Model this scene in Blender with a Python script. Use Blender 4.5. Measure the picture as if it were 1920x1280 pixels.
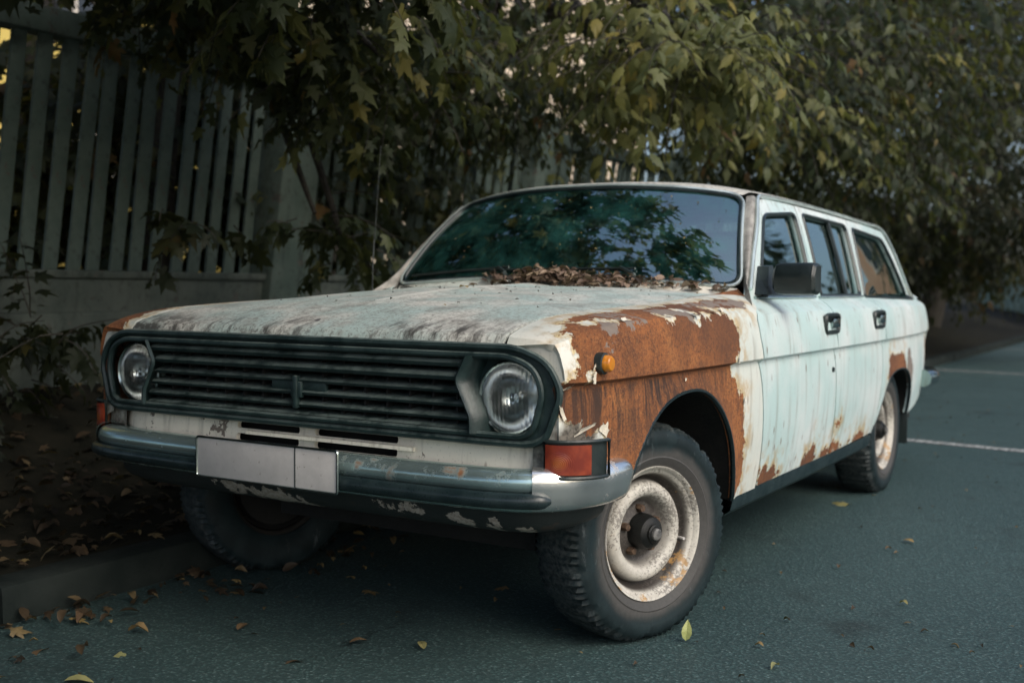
import bpy, bmesh, math, random
import numpy as np
from mathutils import Vector, Matrix
from mathutils.geometry import delaunay_2d_cdt

# ------------------------------------------------------------------ clean
for o in list(bpy.data.objects): bpy.data.objects.remove(o, do_unlink=True)
sc = bpy.context.scene
COL = sc.collection
R = math.radians
rnd = random.Random(7)
npr = np.random.default_rng(11)

# ------------------------------------------------------------------ camera
CAMP = np.array([2.1368, -2.9967, 1.0215]); YAW, PIT, ROL, FPX = R(-31.629), R(-2.821), R(0.48), 2099.4
def cam_axes():
    cy, sy, cp, sp, cr, sr = math.cos(YAW), math.sin(YAW), math.cos(PIT), math.sin(PIT), math.cos(ROL), math.sin(ROL)
    f = np.array([sy*cp, cy*cp, sp]); r = np.array([cy, -sy, 0]); u = np.cross(r, f)
    return cr*r+sr*u, -sr*r+cr*u, f
AR, AU, AF = cam_axes()
cd = bpy.data.cameras.new('camera'); cam = bpy.data.objects.new('camera', cd); COL.objects.link(cam)
cd.sensor_width = 36; cd.lens = 36*FPX/1920; cd.clip_start = .05; cd.clip_end = 600
cd.dof.use_dof = True; cd.dof.focus_distance = 3.0; cd.dof.aperture_fstop = 2.8
mw = Matrix.Identity(4)
for i in range(3):
    mw[i][0], mw[i][1], mw[i][2], mw[i][3] = AR[i], AU[i], -AF[i], CAMP[i]
cam.matrix_world = mw
sc.camera = cam
def proj(P):
    d = np.atleast_2d(np.asarray(P, float))-CAMP
    z = d@AF
    return 960+FPX*(d@AR)/z, 640-FPX*(d@AU)/z, z
def at(u, v, depth):
    return CAMP+depth*(AF+AR*(u-960)/FPX-AU*(v-640)/FPX)

# ------------------------------------------------------------------ world, sun, exposure
SUN_EL, SUN_AZ = 42.0, 110.0          # azimuth: clockwise from +Y
w = bpy.data.worlds.new('World'); sc.world = w; w.use_nodes = True
nt = w.node_tree
sky = nt.nodes.new('ShaderNodeTexSky'); sky.sky_type = 'NISHITA'; sky.sun_disc = False
sky.sun_elevation = R(SUN_EL); sky.sun_rotation = R(SUN_AZ)
sky.air_density = 1.0; sky.dust_density = 5.0; sky.ozone_density = 2.5
nt.links.new(sky.outputs[0], nt.nodes['Background'].inputs[0])
nt.nodes['Background'].inputs[1].default_value = .15
sl = bpy.data.lights.new('sun', 'SUN'); sun = bpy.data.objects.new('sun', sl); COL.objects.link(sun)
sl.energy = .6; sl.angle = R(40); sl.color = (1, .99, .88)
sd_ = Vector((math.sin(R(SUN_AZ))*math.cos(R(SUN_EL)), math.cos(R(SUN_AZ))*math.cos(R(SUN_EL)), math.sin(R(SUN_EL))))
sun.rotation_euler = (-sd_).to_track_quat('-Z', 'Y').to_euler(); sun.location = (6, -4, 9)
vs = sc.view_settings; vs.view_transform = 'Standard'; vs.look = 'None'; vs.gamma = 1; vs.use_curve_mapping = False
vs.exposure = 0.5
sc.render.engine = 'CYCLES'
sc.cycles.max_bounces = 8; sc.cycles.transparent_max_bounces = 16

# ------------------------------------------------------------------ node helper
class NB:
    def __init__(s, name):
        s.m = bpy.data.materials.new(name); s.m.use_nodes = True
        s.t = s.m.node_tree; s.b = s.t.nodes['Principled BSDF']; s.out = s.t.nodes['Material Output']
        s.tc = s.t.nodes.new('ShaderNodeTexCoord'); s.co = s.tc.outputs['Object']
    def put(s, sock, v):
        if hasattr(v, 'is_linked') or isinstance(v, bpy.types.NodeSocket): s.t.links.new(v, sock)
        elif v is not None:
            if isinstance(v, tuple) and len(v) == 3 and sock.type == 'RGBA': v = (*v, 1)
            sock.default_value = v
    def node(s, ty, props=None, **kw):
        n = s.t.nodes.new('ShaderNode'+ty)
        for k, v in (props or {}).items(): setattr(n, k, v)
        for k, v in kw.items():
            s.put(n.inputs[int(k[1:])] if k[0] == 'i' and k[1:].isdigit() else n.inputs[k.replace('_', ' ')], v)
        return n
    def math(s, op, a, b=0.0, c=None, clamp=False):
        n = s.t.nodes.new('ShaderNodeMath'); n.operation = op; n.use_clamp = clamp
        s.put(n.inputs[0], a); s.put(n.inputs[1], b)
        if c is not None: s.put(n.inputs[2], c)
        return n.outputs[0]
    def map(s, scale, loc=(0, 0, 0), rot=(0, 0, 0), co=None):
        n = s.node('Mapping'); s.put(n.inputs[0], co or s.co)
        n.inputs['Scale'].default_value = scale; n.inputs['Location'].default_value = loc; n.inputs['Rotation'].default_value = rot
        return n.outputs[0]
    def noise(s, scale, detail=4, rough=.55, co=None, dist=0.0):
        n = s.node('TexNoise'); s.put(n.inputs['Vector'], co or s.co)
        n.inputs['Scale'].default_value = scale; n.inputs['Detail'].default_value = detail
        n.inputs['Roughness'].default_value = rough; n.inputs['Distortion'].default_value = dist
        return n.outputs[0]
    def voro(s, scale, feature='F1', co=None, rand=1.0):
        n = s.node('TexVoronoi', {'feature': feature}); s.put(n.inputs['Vector'], co or s.co)
        n.inputs['Scale'].default_value = scale; n.inputs['Randomness'].default_value = rand
        return n
    def step(s, v, lo, hi):       # smooth 0..1 between lo and hi
        n = s.t.nodes.new('ShaderNodeMapRange'); n.interpolation_type = 'SMOOTHSTEP'
        s.put(n.inputs['Value'], v); n.inputs['From Min'].default_value = lo; n.inputs['From Max'].default_value = hi
        return n.outputs[0]
    def ramp(s, v, stops):
        n = s.t.nodes.new('ShaderNodeValToRGB'); s.put(n.inputs[0], v)
        e = n.color_ramp.elements
        while len(e) < len(stops): e.new(.5)
        for el, (p, c) in zip(e, stops): el.position = p; el.color = (*c, 1)
        return n.outputs[0]
    def mix(s, f, a, b, mode='MIX'):
        n = s.t.nodes.new('ShaderNodeMix'); n.data_type = 'RGBA'; n.blend_type = mode
        s.put(n.inputs[0], f); s.put(n.inputs[6], a); s.put(n.inputs[7], b)
        return n.outputs[2]
    def attr(s, name, out='Fac'):
        n = s.t.nodes.new('ShaderNodeAttribute'); n.attribute_name = name; return n.outputs[out]
    def bump(s, h, strength=.3, dist=.01, normal=None):
        n = s.t.nodes.new('ShaderNodeBump'); s.put(n.inputs['Height'], h)
        n.inputs['Strength'].default_value = strength; n.inputs['Distance'].default_value = dist
        if normal is not None: s.put(n.inputs['Normal'], normal)
        return n.outputs[0]
    def sep(s, co=None):
        n = s.node('SeparateXYZ'); s.put(n.inputs[0], co or s.co); return n.outputs
    def fin(s, color=None, rough=None, normal=None, metal=None, **kw):
        b = s.b
        if color is not None: s.put(b.inputs['Base Color'], color)
        if rough is not None: s.put(b.inputs['Roughness'], rough)
        if normal is not None: s.put(b.inputs['Normal'], normal)
        if metal is not None: s.put(b.inputs['Metallic'], metal)
        for k, v in kw.items(): s.put(b.inputs[k.replace('_', ' ')], v)
        return s.m

def simple(name, c1, c2, rough=.5, metal=0.0, scale=12, bump=.1, spec=None):
    k = NB(name); n = k.noise(scale, 5)
    n2 = k.noise(scale*9, 3)
    col = k.mix(k.step(n, .3, .7), c1, c2)
    rr = k.math('MULTIPLY_ADD', n2, .25, rough-.12, clamp=True)
    m = k.fin(col, rr, k.bump(n2, bump, .004), metal)
    if spec is not None: k.b.inputs['Specular IOR Level'].default_value = spec
    return m

# ------------------------------------------------------------------ materials
def rust_nodes(k):
    """rust colour, roughness and height (fine pits, vertical run-off streaks)"""
    n = k.noise(6, 8, .68); f = k.noise(95, 6, .8); g = k.noise(240, 3, .8)
    st = k.noise(1, 6, .7, k.map((36, 36, 2.6)), .6); st0 = k.noise(5, 3, .6)
    z = k.sep()[2]
    low = k.math('MULTIPLY', k.math('SUBTRACT', 1.0, k.step(z, .765, .785)), k.step(z, .55, .74))
    base = k.ramp(n, [(.25, (.095, .034, .014)), (.44, (.20, .070, .022)), (.58, (.30, .105, .030)), (.76, (.37, .155, .050))])
    base = k.mix(k.math('MULTIPLY', k.step(f, .46, .60), .8), base, (.075, .029, .014))
    base = k.mix(k.math('MULTIPLY', k.step(k.noise(14, 8, .75), .50, .62), .55), base, (.09, .038, .022))
    base = k.mix(k.math('MULTIPLY', k.step(g, .54, .64), .6), base, (.44, .21, .080))
    front = k.math('SUBTRACT', 1.0, k.step(k.sep()[1], -.25, .25))
    stm = k.math('MULTIPLY', k.step(st, .43, .57), k.math('MULTIPLY_ADD', low, k.math('MULTIPLY_ADD', front, .55, .40), .05))
    base = k.mix(k.math('MULTIPLY', stm, k.step(st0, .2, .5)), base, (.032, .020, .015))
    big = k.noise(2.6, 3, .5)
    base = k.mix(k.math('MULTIPLY', k.step(big, .42, .60), .6), base, (.080, .034, .018))
    hl = k.step(k.noise(30, 7, .75), .60, .70)
    base = k.mix(k.math('MULTIPLY', hl, .5), base, (.40, .17, .055))
    return base, f

def mat_paint(name, ca, cb, rough=.33, grime=.35, speck=.5, jag=1.0, stains=1.0):
    """old enamel; attribute 'rust' = signed distance (m) into bare metal, 'prim' = grey primer, 'soil' = caked dirt"""
    k = NB(name)
    n1 = k.noise(16, 6, .65); n2 = k.noise(75, 4, .6)
    wob = k.math('ADD', k.math('MULTIPLY_ADD', n1, .11*jag, -.055*jag), k.math('MULTIPLY_ADD', n2, .045*jag, -.0225*jag))
    sd = k.math('ADD', k.attr('rust'), wob)
    mask = k.step(sd, -.0012, .0012)
    edge = k.math('MULTIPLY', k.step(sd, -.016, -.001), k.math('SUBTRACT', 1.0, mask))
    halo = k.step(sd, -.10, -.004)
    # paint
    big = k.noise(3.2, 4); st = k.noise(1, 5, .6, k.map((26, 26, 1.5)), .2)
    col = k.mix(k.step(big, .35, .68), ca, cb)
    col = k.mix(k.math('MULTIPLY', k.step(st, .50, .74), grime*.7), col, (.22, .20, .155))
    fine = k.noise(160, 3, .7)
    col = k.mix(k.math('MULTIPLY', k.step(fine, .60, .72), grime*.6), col, (.10, .095, .08))
    # rust run-off stains and specks
    st2 = k.noise(1, 4, .6, k.map((40, 40, 3.5), (3, 1, 7)))
    rs = k.math('MULTIPLY', k.step(st2, .64, .72), speck)
    v = k.voro(1, co=k.map((26, 26, 8))); sp = k.math('MULTIPLY', k.math('SUBTRACT', 1.0, k.step(v.outputs['Distance'], .07, .16)), k.step(k.noise(4, 3), .50, .56))
    rs = k.math('MAXIMUM', k.math('MULTIPLY', rs, .6), k.math('MULTIPLY', sp, speck))
    col = k.mix(rs, col, (.13, .06, .03))
    col = k.mix(k.math('MULTIPLY', k.math('MULTIPLY', halo, k.step(n1, .42, .62)), .75*stains), col, (.42, .27, .09))
    col = k.mix(k.math('MULTIPLY', edge, k.step(n2, .35, .55)), col, (.62, .50, .27))
    soil = k.math('MULTIPLY', k.step(k.math('ADD', k.attr('soil'), k.math('MULTIPLY_ADD', n1, .9, -.45)), .25, .75), 1.0)
    col = k.mix(soil, col, k.mix(k.step(n2, .35, .65), (.055, .05, .042), (.16, .145, .12)))
    rc, rf = rust_nodes(k)
    pm = k.step(k.math('ADD', k.attr('prim_glint'), k.math('ADD', k.math('MULTIPLY_ADD', n1, .17, -.085), k.math('MULTIPLY_ADD', n2, .05, -.025))), -.0015, .0015)
    pc = k.mix(n2, (.14, .12, .105), (.25, .205, .17))
    col = k.mix(mask, col, rc)
    col = k.mix(pm, col, pc)
    bare = k.math('MAXIMUM', mask, pm)
    rg = k.math('MULTIPLY_ADD', k.math('MAXIMUM', bare, soil), .5, rough)
    rg = k.math('MULTIPLY_ADD', big, .18, rg, clamp=True)
    h = k.math('ADD', k.math('MULTIPLY', bare, -.6), k.math('MULTIPLY', k.math('MULTIPLY', rf, bare), .45))
    h = k.math('ADD', h, k.math('MULTIPLY', k.step(sd, -.02, 0), .35))
    return k.fin(col, rg, k.bump(h, 1.0, .006, k.bump(k.noise(2.4, 2, .4), .12, .03)))

M_side = mat_paint('paint_pale_turquoise', (.47, .62, .605), (.64, .70, .685), .24, .75, 1.0)
M_fend = mat_paint('paint_peeling', (.58, .63, .585), (.70, .675, .59), .35, .6, .7)
M_hood = None
def hood_mat():
    k = NB('paint_weathered_hood')
    x, y, z = k.sep()
    flow = k.map((14, 4.5, 8), rot=(0, 0, R(18)))
    st = k.noise(1, 7, .75, flow, .1); n1 = k.noise(5, 5); n2 = k.noise(90, 4, .7); n3 = k.noise(24, 6, .7)
    col = k.mix(k.step(n1, .38, .64), (.42, .53, .50), (.62, .625, .57))
    col = k.mix(k.math('MULTIPLY', k.step(st, .50, .70), .38), col, (.20, .19, .165))
    bt = k.noise(9, 7, .72); col = k.mix(k.math('MULTIPLY', k.step(bt, .50, .66), .6), col, (.24, .23, .205))
    col = k.mix(k.math('MULTIPLY', k.step(n2, .50, .62), .6), col, (.15, .145, .13))
    col = k.mix(k.math('MULTIPLY', k.step(k.noise(48, 6, .8), .54, .64), .5), col, (.12, .115, .10))
    col = k.mix(k.math('MULTIPLY', k.step(n3, .60, .70), .35), col, (.60, .60, .54))
    # black streaks where water runs over the leading edge
    lead = k.math('SUBTRACT', 1.0, k.step(y, -.63, -.52))
    st2 = k.noise(1, 7, .75, k.map((24, 7, 7), rot=(0, 0, R(10))), .1); pat = k.noise(3.1, 2, .5, k.map((1, .2, .2), (4.4, 0, 0)))
    bl = k.math('MULTIPLY', k.math('MULTIPLY', k.step(st2, .44, .62), lead), k.step(pat, .36, .52))
    far = k.math('MULTIPLY', k.math('SUBTRACT', 1.0, k.step(x, -.62, -.25)), k.step(k.noise(30, 5), .42, .56))
    bl = k.math('MAXIMUM', bl, k.math('MULTIPLY', far, lead))
    col = k.mix(k.math('MULTIPLY', bl, .92), col, (.045, .043, .04))
    # moss-dark specks
    v = k.voro(42); col = k.mix(k.math('MULTIPLY', k.math('SUBTRACT', 1.0, k.step(v.outputs['Distance'], .05, .14)), k.step(k.noise(6, 3), .48, .58)), col, (.05, .05, .045))
    # white highlight painted along the ridge, and one chipped patch
    sd = k.math('ADD', k.attr('rust'), k.math('MULTIPLY_ADD', k.noise(30, 4), .03, -.015))
    col = k.mix(k.step(sd, -.001, .001), col, (.10, .10, .10))
    wh = k.step(k.math('ADD', k.attr('prim_glint'), k.math('MULTIPLY_ADD', k.noise(14, 4), .02, -.01)), -.004, .004)
    col = k.mix(k.math('MULTIPLY', wh, .8), col, (.72, .72, .66))
    rg = k.math('MULTIPLY_ADD', st, .3, .36)
    return k.fin(col, rg, k.bump(k.math('ADD', n2, k.math('MULTIPLY', bl, .5)), .18, .003))
M_hood = hood_mat()
M_cream = mat_paint('paint_cream_valance', (.72, .68, .585), (.80, .75, .64), .5, .8, .5, 1.6, .3)
M_apron = mat_paint('paint_dark_apron', (.028, .034, .032), (.05, .054, .05), .55, .3, .3)
def apron_mat():
    k = NB('dark_undercoat_flaking')
    n1 = k.noise(22, 6, .7); n2 = k.noise(110, 3)
    sd = k.math('ADD', k.attr('rust'), k.math('MULTIPLY_ADD', n1, .11, -.055))
    m = k.step(sd, -.001, .001)
    col = k.mix(n2, (.007, .011, .011), (.018, .023, .021))
    col = k.mix(k.step(k.noise(9, 5), .62, .7), col, (.045, .03, .02))
    col = k.mix(m, col, k.mix(k.step(n2, .4, .6), (.36, .33, .28), (.25, .22, .18)))
    return k.fin(col, .6, k.bump(k.math('ADD', m, k.math('MULTIPLY', n2, .3)), .5, .004))
M_apron = apron_mat()
def roof_mat():
    k = NB('paint_mossy_roof')
    n1 = k.noise(6, 6); n2 = k.noise(60, 5, .7); st = k.noise(1, 5, .6, k.map((9, 30, 3)))
    col = k.mix(n1, (.42, .43, .39), (.56, .54, .48))
    col = k.mix(k.math('MULTIPLY', k.step(st, .5, .7), .45), col, (.16, .15, .13))
    col = k.mix(k.math('MULTIPLY', k.step(n2, .52, .62), .6), col, (.09, .085, .075))
    return k.fin(col, .6, k.bump(n2, .3, .003))
M_roof = roof_mat()
M_pillar = simple('grimy_pillar_paint', (.16, .155, .14), (.36, .35, .32), .6, 0, 22, .4)
M_black = simple('black_plastic', (.008, .014, .014), (.020, .030, .029), .42, 0, 9, .25)
def grille_mat():
    k = NB('grille_plastic_worn'); n = k.noise(14, 6, .7); n2 = k.noise(120, 4, .7); n3 = k.noise(45, 6, .75)
    nz = k.sep(k.node('NewGeometry').outputs['Normal'])[2]
    col = k.mix(k.step(n, .35, .65), (.008, .020, .020), (.022, .042, .041))
    du = k.math('MULTIPLY', k.step(nz, .1, .9), k.step(k.math('ADD', n, k.math('MULTIPLY', n2, .3)), .45, .75))
    col = k.mix(k.math('MULTIPLY', du, .7), col, (.15, .19, .18))
    col = k.mix(k.math('MULTIPLY', k.step(n3, .60, .70), .5), col, (.075, .085, .08))
    return k.fin(col, k.math('MULTIPLY_ADD', n3, .5, .12, clamp=True), k.bump(n2, .4, .003))
M_grille = grille_mat()
M_rubber = simple('rubber_trim', (.006, .014, .016), (.018, .03, .032), .30, 0, 14, .1)
M_void = simple('unlit_underbody', (.004, .005, .005), (.010, .010, .009), .85, 0, 6, .3)
M_liner = simple('wheel_arch_liner', (.006, .007, .006), (.018, .016, .013), .8, 0, 10, .6)
def chrome_mat(name, tint, rusty, spots=False, mscale=1.0):
    k = NB(name)
    n1 = k.noise(13, 6, .65); n2 = k.noise(60, 4)
    sd = k.math('ADD', k.attr('rust') if spots else -.3, k.math('MULTIPLY_ADD', n1, .12, -.06))
    m = k.step(sd, -.012, .012)
    col = k.mix(k.step(k.noise(5, 4), .35, .65), tint, tuple(t*.75 for t in tint))
    col = k.mix(m, col, k.mix(n2, (.13, .058, .024), (.24, .12, .05)))
    sp = k.math('MULTIPLY', k.step(n1, .60, .72), rusty)
    col = k.mix(sp, col, (.13, .075, .045))
    met = k.math('MULTIPLY', k.math('SUBTRACT', 1.0, k.math('MAXIMUM', m, sp), clamp=True), mscale)
    rg = k.math('MULTIPLY_ADD', k.math('MAXIMUM', m, sp), .5, k.math('MULTIPLY_ADD', n2, .22, .10), clamp=True)
    return k.fin(col, rg, k.bump(k.math('ADD', n2, k.math('MULTIPLY', m, .6)), .12, .003), met)
M_chrome = chrome_mat('chrome_pitted', (.86, .88, .86), .45, True, .92)
M_bumper = chrome_mat('bumper_teal_tarnish', (.46, .62, .61), .55, True, .8)
M_trim = chrome_mat('bright_trim', (.62, .72, .70), .1, False, .55)
M_dtrim = chrome_mat('dull_trim', (.35, .42, .41), .3)
def glass_mat(name, tint, rough=.0, dirt=.08, refl=1.5):
    k = NB(name)
    g = k.node('BsdfGlossy'); g.inputs['Color'].default_value = (.86, 1, .97, 1); g.inputs['Roughness'].default_value = rough
    t = k.node('BsdfTransparent'); t.inputs['Color'].default_value = (*tint, 1)
    fr = k.node('Fresnel'); fr.inputs['IOR'].default_value = refl
    fac = k.math('MULTIPLY', fr.outputs[0], 1.25, clamp=True)
    mx = k.node('MixShader'); k.put(mx.inputs[0], fac); k.put(mx.inputs[1], t.outputs[0]); k.put(mx.inputs[2], g.outputs[0])
    d = k.node('BsdfDiffuse'); d.inputs['Color'].default_value = (.08, .34, .31, 1)  # painted teal veil that lifts the glass tone, mixed with dust specks
    n = k.noise(7, 6, .7); n2 = k.noise(130, 3)
    veil = k.math('MULTIPLY', k.math('ADD', k.step(n, .35, .8), k.step(n2, .58, .75)), dirt)
    bp = k.bump(k.noise(2.3, 2), .035, .02); k.put(g.inputs['Normal'], bp)
    m2 = k.node('MixShader'); k.put(m2.inputs[0], veil); k.put(m2.inputs[1], mx.outputs[0]); k.put(m2.inputs[2], d.outputs[0])
    k.t.links.new(m2.outputs[0], k.out.inputs[0])
    return k.m
M_glass = glass_mat('tinted_windscreen', (.42, .70, .66), 0.0, .17, 3.6)
M_sglass = glass_mat('side_glass', (.42, .52, .50), 0.0, .03, 3.4)
def lens_mat():
    k = NB('headlamp_lens_glass')
    x, y, z = k.sep()
    rib = k.math('SINE', k.math('MULTIPLY', x, 520)); rib2 = k.math('SINE', k.math('MULTIPLY', z, 160))
    band = k.step(k.noise(14, 2), .4, .6)
    h = k.math('ADD', k.math('MULTIPLY', rib, band), k.math('MULTIPLY', rib2, .4))
    k.b.inputs['Transmission Weight'].default_value = 1; k.b.inputs['IOR'].default_value = 1.45
    return k.fin((.97, 1.0, .99), .01, k.bump(h, .14, .004))
M_lens = lens_mat()
M_refl = chrome_mat('headlamp_reflector', (.95, .96, .94), .05, False, .95)
def amber_mat(name, c1, c2):
    k = NB(name); x, y, z = k.sep()
    rib = k.math('SINE', k.math('MULTIPLY', x, 600))
    n = k.noise(14, 5)
    k.b.inputs['Transmission Weight'].default_value = .25; k.b.inputs['Subsurface Weight'].default_value = 0
    return k.fin(k.mix(k.step(n, .35, .7), c1, c2), .22, k.bump(k.math('ADD', rib, k.math('MULTIPLY', n, 2)), .12, .003))
M_amber = amber_mat('amber_lens', (.62, .20, .015), (.75, .30, .03))
def ind_mat():
    k = NB('orange_red_indicator'); x, y, z = k.sep()
    dx = k.math('SUBTRACT', k.math('ABSOLUTE', x), .838); dz = k.math('SUBTRACT', z, .598)
    r = k.math('SQRT', k.math('ADD', k.math('MULTIPLY', dx, dx), k.math('MULTIPLY', dz, dz)))
    n = k.noise(30, 5); am = k.math('SUBTRACT', 1.0, k.step(r, .004, .024))
    col = k.mix(k.step(n, .35, .7), (.16, .022, .012), (.26, .045, .018)); col = k.mix(k.math('MULTIPLY', am, .6), col, (.36, .11, .02))
    dirt = k.step(k.noise(18, 6, .7), .58, .68); col = k.mix(k.math('MULTIPLY', dirt, .5), col, (.10, .05, .03))
    h = k.math('MULTIPLY', k.math('SINE', k.math('MULTIPLY', r, 1500)), k.math('SUBTRACT', 1.0, k.step(r, .02, .035)))
    return k.fin(col, .28, k.bump(h, .25, .002))
M_red = ind_mat()
def tyre_mat():
    k = NB('old_tyre_rubber')
    x, y, z = k.sep()
    r = k.math('SQRT', k.math('ADD', k.math('MULTIPLY', y, y), k.math('MULTIPLY', z, z)))
    n = k.noise(11, 6, .65); n2 = k.noise(80, 4)
    rr = k.math('ADD', r, k.math('MULTIPLY_ADD', n, .05, -.025))
    dust = k.math('SUBTRACT', 1.0, k.step(rr, .228, .262))
    outw = k.step(x, .01, .05)
    dust = k.math('MULTIPLY', dust, outw)
    col = k.mix(k.step(n, .35, .7), (.006, .013, .015), (.014, .026, .029))
    col = k.mix(k.math('MULTIPLY', dust, .8), col, k.mix(n2, (.055, .053, .050), (.092, .088, .083)))
    tread = k.math('MULTIPLY', k.step(rr, .295, .318), k.step(n2, .3, .7))
    col = k.mix(k.math('MULTIPLY', tread, .5), col, (.10, .105, .10))
    scuff = k.step(k.noise(1, 5, .7, k.map((4, 30, 9), rot=(R(30), 0, 0))), .60, .72)
    col = k.mix(k.math('MULTIPLY', scuff, .35), col, (.18, .21, .22))
    k.b.inputs['Specular IOR Level'].default_value = .25
    return k.fin(col, .6, k.bump(n2, .25, .002))
M_tyre = tyre_mat()
def rim_mat():
    k = NB('steel_wheel_chipped_cream')
    x, y, z = k.sep()
    r = k.math('SQRT', k.math('ADD', k.math('MULTIPLY', y, y), k.math('MULTIPLY', z, z)))
    n = k.noise(17, 6, .7); n2 = k.noise(120, 4, .7)
    col = k.mix(k.step(n, .3, .7), (.40, .38, .335), (.56, .54, .475))
    # brake dust in the valley and in the centre dish
    def ring(r0, w): 
        return k.math('SUBTRACT', 1.0, k.step(k.math('ABSOLUTE', k.math('SUBTRACT', r, r0)), w*.35, w))
    d = k.math('MAXIMUM', ring(.160, .018), k.math('SUBTRACT', 1.0, k.step(r, .085, .112)))
    d = k.math('MULTIPLY', d, k.step(k.math('ADD', n, k.math('MULTIPLY', n2, .35)), .30, .56))
    col = k.mix(k.math('MULTIPLY', d, 1.0), col, (.035, .03, .026))
    sp = k.step(k.math('MULTIPLY_ADD', n2, .6, k.math('MULTIPLY', k.noise(8, 3), .4)), .50, .58)
    col = k.mix(k.math('MULTIPLY', sp, .7), col, (.09, .08, .07))
    ru = k.math('MULTIPLY', k.step(k.noise(9, 5, .7, k.map((1, 1, 1), (3, 3, 1))), .56, .63), k.step(r, .125, .15))
    col = k.mix(k.math('MULTIPLY', ru, .85), col, k.mix(n2, (.30, .16, .05), (.45, .27, .09)))
    return k.fin(col, .55, k.bump(k.math('ADD', n2, k.math('MULTIPLY', ru, -.8)), .35, .003))
M_rim = rim_mat()
M_hub = simple('hub_black', (.003, .004, .004), (.010, .011, .010), .45, 0, 40, .4, .3)
M_nut = simple('rusty_nut', (.05, .03, .02), (.12, .075, .045), .7, .2, 60, .4)
def plate_mat():
    k = NB('plate_grey'); n = k.noise(9, 6, .7); n2 = k.noise(60, 5, .7)
    col = k.mix(k.step(n, .3, .7), (.42, .41, .395), (.52, .505, .485))
    col = k.mix(k.math('MULTIPLY', k.step(k.noise(5, 7, .75), .55, .72), .5), col, (.16, .15, .14))
    col = k.mix(k.math('MULTIPLY', k.step(n2, .62, .68), .7), col, (.14, .11, .08))
    return k.fin(col, .5, k.bump(n, .15, .004))
M_plate = plate_mat()
M_seat = simple('seat_cloth_dark', (.06, .065, .06), (.11, .115, .105), .85, 0, 20, .3)
M_flake = simple('loose_paint_flake', (.66, .61, .50), (.74, .68, .55), .5, 0, 60, .3)
M_wood = simple('dark_bark', (.020, .018, .014), (.05, .045, .034), .9, 0, 25, .8)
def concrete(name, a, b):
    k = NB(name); n = k.noise(4, 6, .6); n2 = k.noise(50, 5, .7); st = k.noise(1, 5, .6, k.map((9, 9, .8)))
    col = k.mix(k.step(n, .3, .7), a, b)
    col = k.mix(k.math('MULTIPLY', k.step(st, .5, .75), .55), col, tuple(c*.35 for c in a))
    ch = k.step(k.noise(7, 8, .72), .60, .63)
    col = k.mix(ch, col, k.mix(n2, (.05, .05, .042), (.14, .135, .115)))
    col = k.mix(k.math('MULTIPLY', k.step(k.noise(18, 6, .7), .52, .66), .5), col, (.03, .036, .026))
    return k.fin(col, .8, k.bump(k.math('ADD', n2, k.math('MULTIPLY', ch, -2.0)), .35, .004))
M_fence = concrete('fence_paint_greygreen', (.070, .105, .088), (.115, .152, .130))
M_plinth = concrete('plinth_render', (.065, .085, .072), (.115, .135, .115))
def asphalt():
    k = NB('asphalt_worn')
    n = k.noise(.55, 5, .6); g = k.noise(70, 6, .8); g2 = k.voro(85); g3 = k.noise(330, 2)
    st = k.noise(2.2, 7, .7); oil = k.noise(1.1, 4, .6, k.map((1, 1, 1), (5.2, 1.7, 0)))
    col = k.mix(k.step(n, .38, .66), (.050, .098, .097), (.068, .124, .121))
    col = k.mix(k.math('MULTIPLY', k.step(g, .53, .62), .9), col, (.18, .25, .245))
    col = k.mix(k.math('MULTIPLY', k.step(g2.outputs['Distance'], .10, .5), .68), col, (.016, .030, .031))
    col = k.mix(k.math('MULTIPLY', k.step(g3, .66, .74), .6), col, (.24, .27, .26))
    col = k.mix(k.math('MULTIPLY', k.step(st, .54, .70), .45), col, (.016, .024, .024))
    col = k.mix(k.math('MULTIPLY', k.step(oil, .62, .70), .5), col, (.012, .016, .016))
    e = k.voro(.55, 'DISTANCE_TO_EDGE', k.map((1, 1, 1), (.3, .55, 0)))
    w_ = k.math('ADD', e.outputs['Distance'], k.math('MULTIPLY_ADD', k.noise(6, 6, .7), .10, -.05))
    crk = k.math('SUBTRACT', 1.0, k.step(k.math('ABSOLUTE', w_), .001, .006))
    crk = k.math('MULTIPLY', crk, k.step(k.noise(.7, 2), .64, .70))
    col = k.mix(k.math('MULTIPLY', crk, .85), col, (.008, .011, .011))
    h = k.math('SUBTRACT', k.math('ADD', g, k.math('MULTIPLY', g2.outputs['Distance'], -.8)), k.math('MULTIPLY', crk, 1.5))
    k.b.inputs['Specular IOR Level'].default_value = .25
    return k.fin(col, k.math('MULTIPLY_ADD', st, .3, .48), k.bump(h, .6, .005))
M_asph = asphalt()
M_soil = simple('leafy_soil', (.010, .011, .008), (.024, .023, .016), .95, 0, 6, .9, .1)
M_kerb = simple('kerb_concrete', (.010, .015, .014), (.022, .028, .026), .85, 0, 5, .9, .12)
def line_mat():
    k = NB('worn_white_line'); n = k.noise(40, 6, .7)
    return k.fin(k.mix(k.step(n, .42, .60), (.07, .08, .08), (.46, .48, .46)), .7)
M_line = line_mat()
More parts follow.
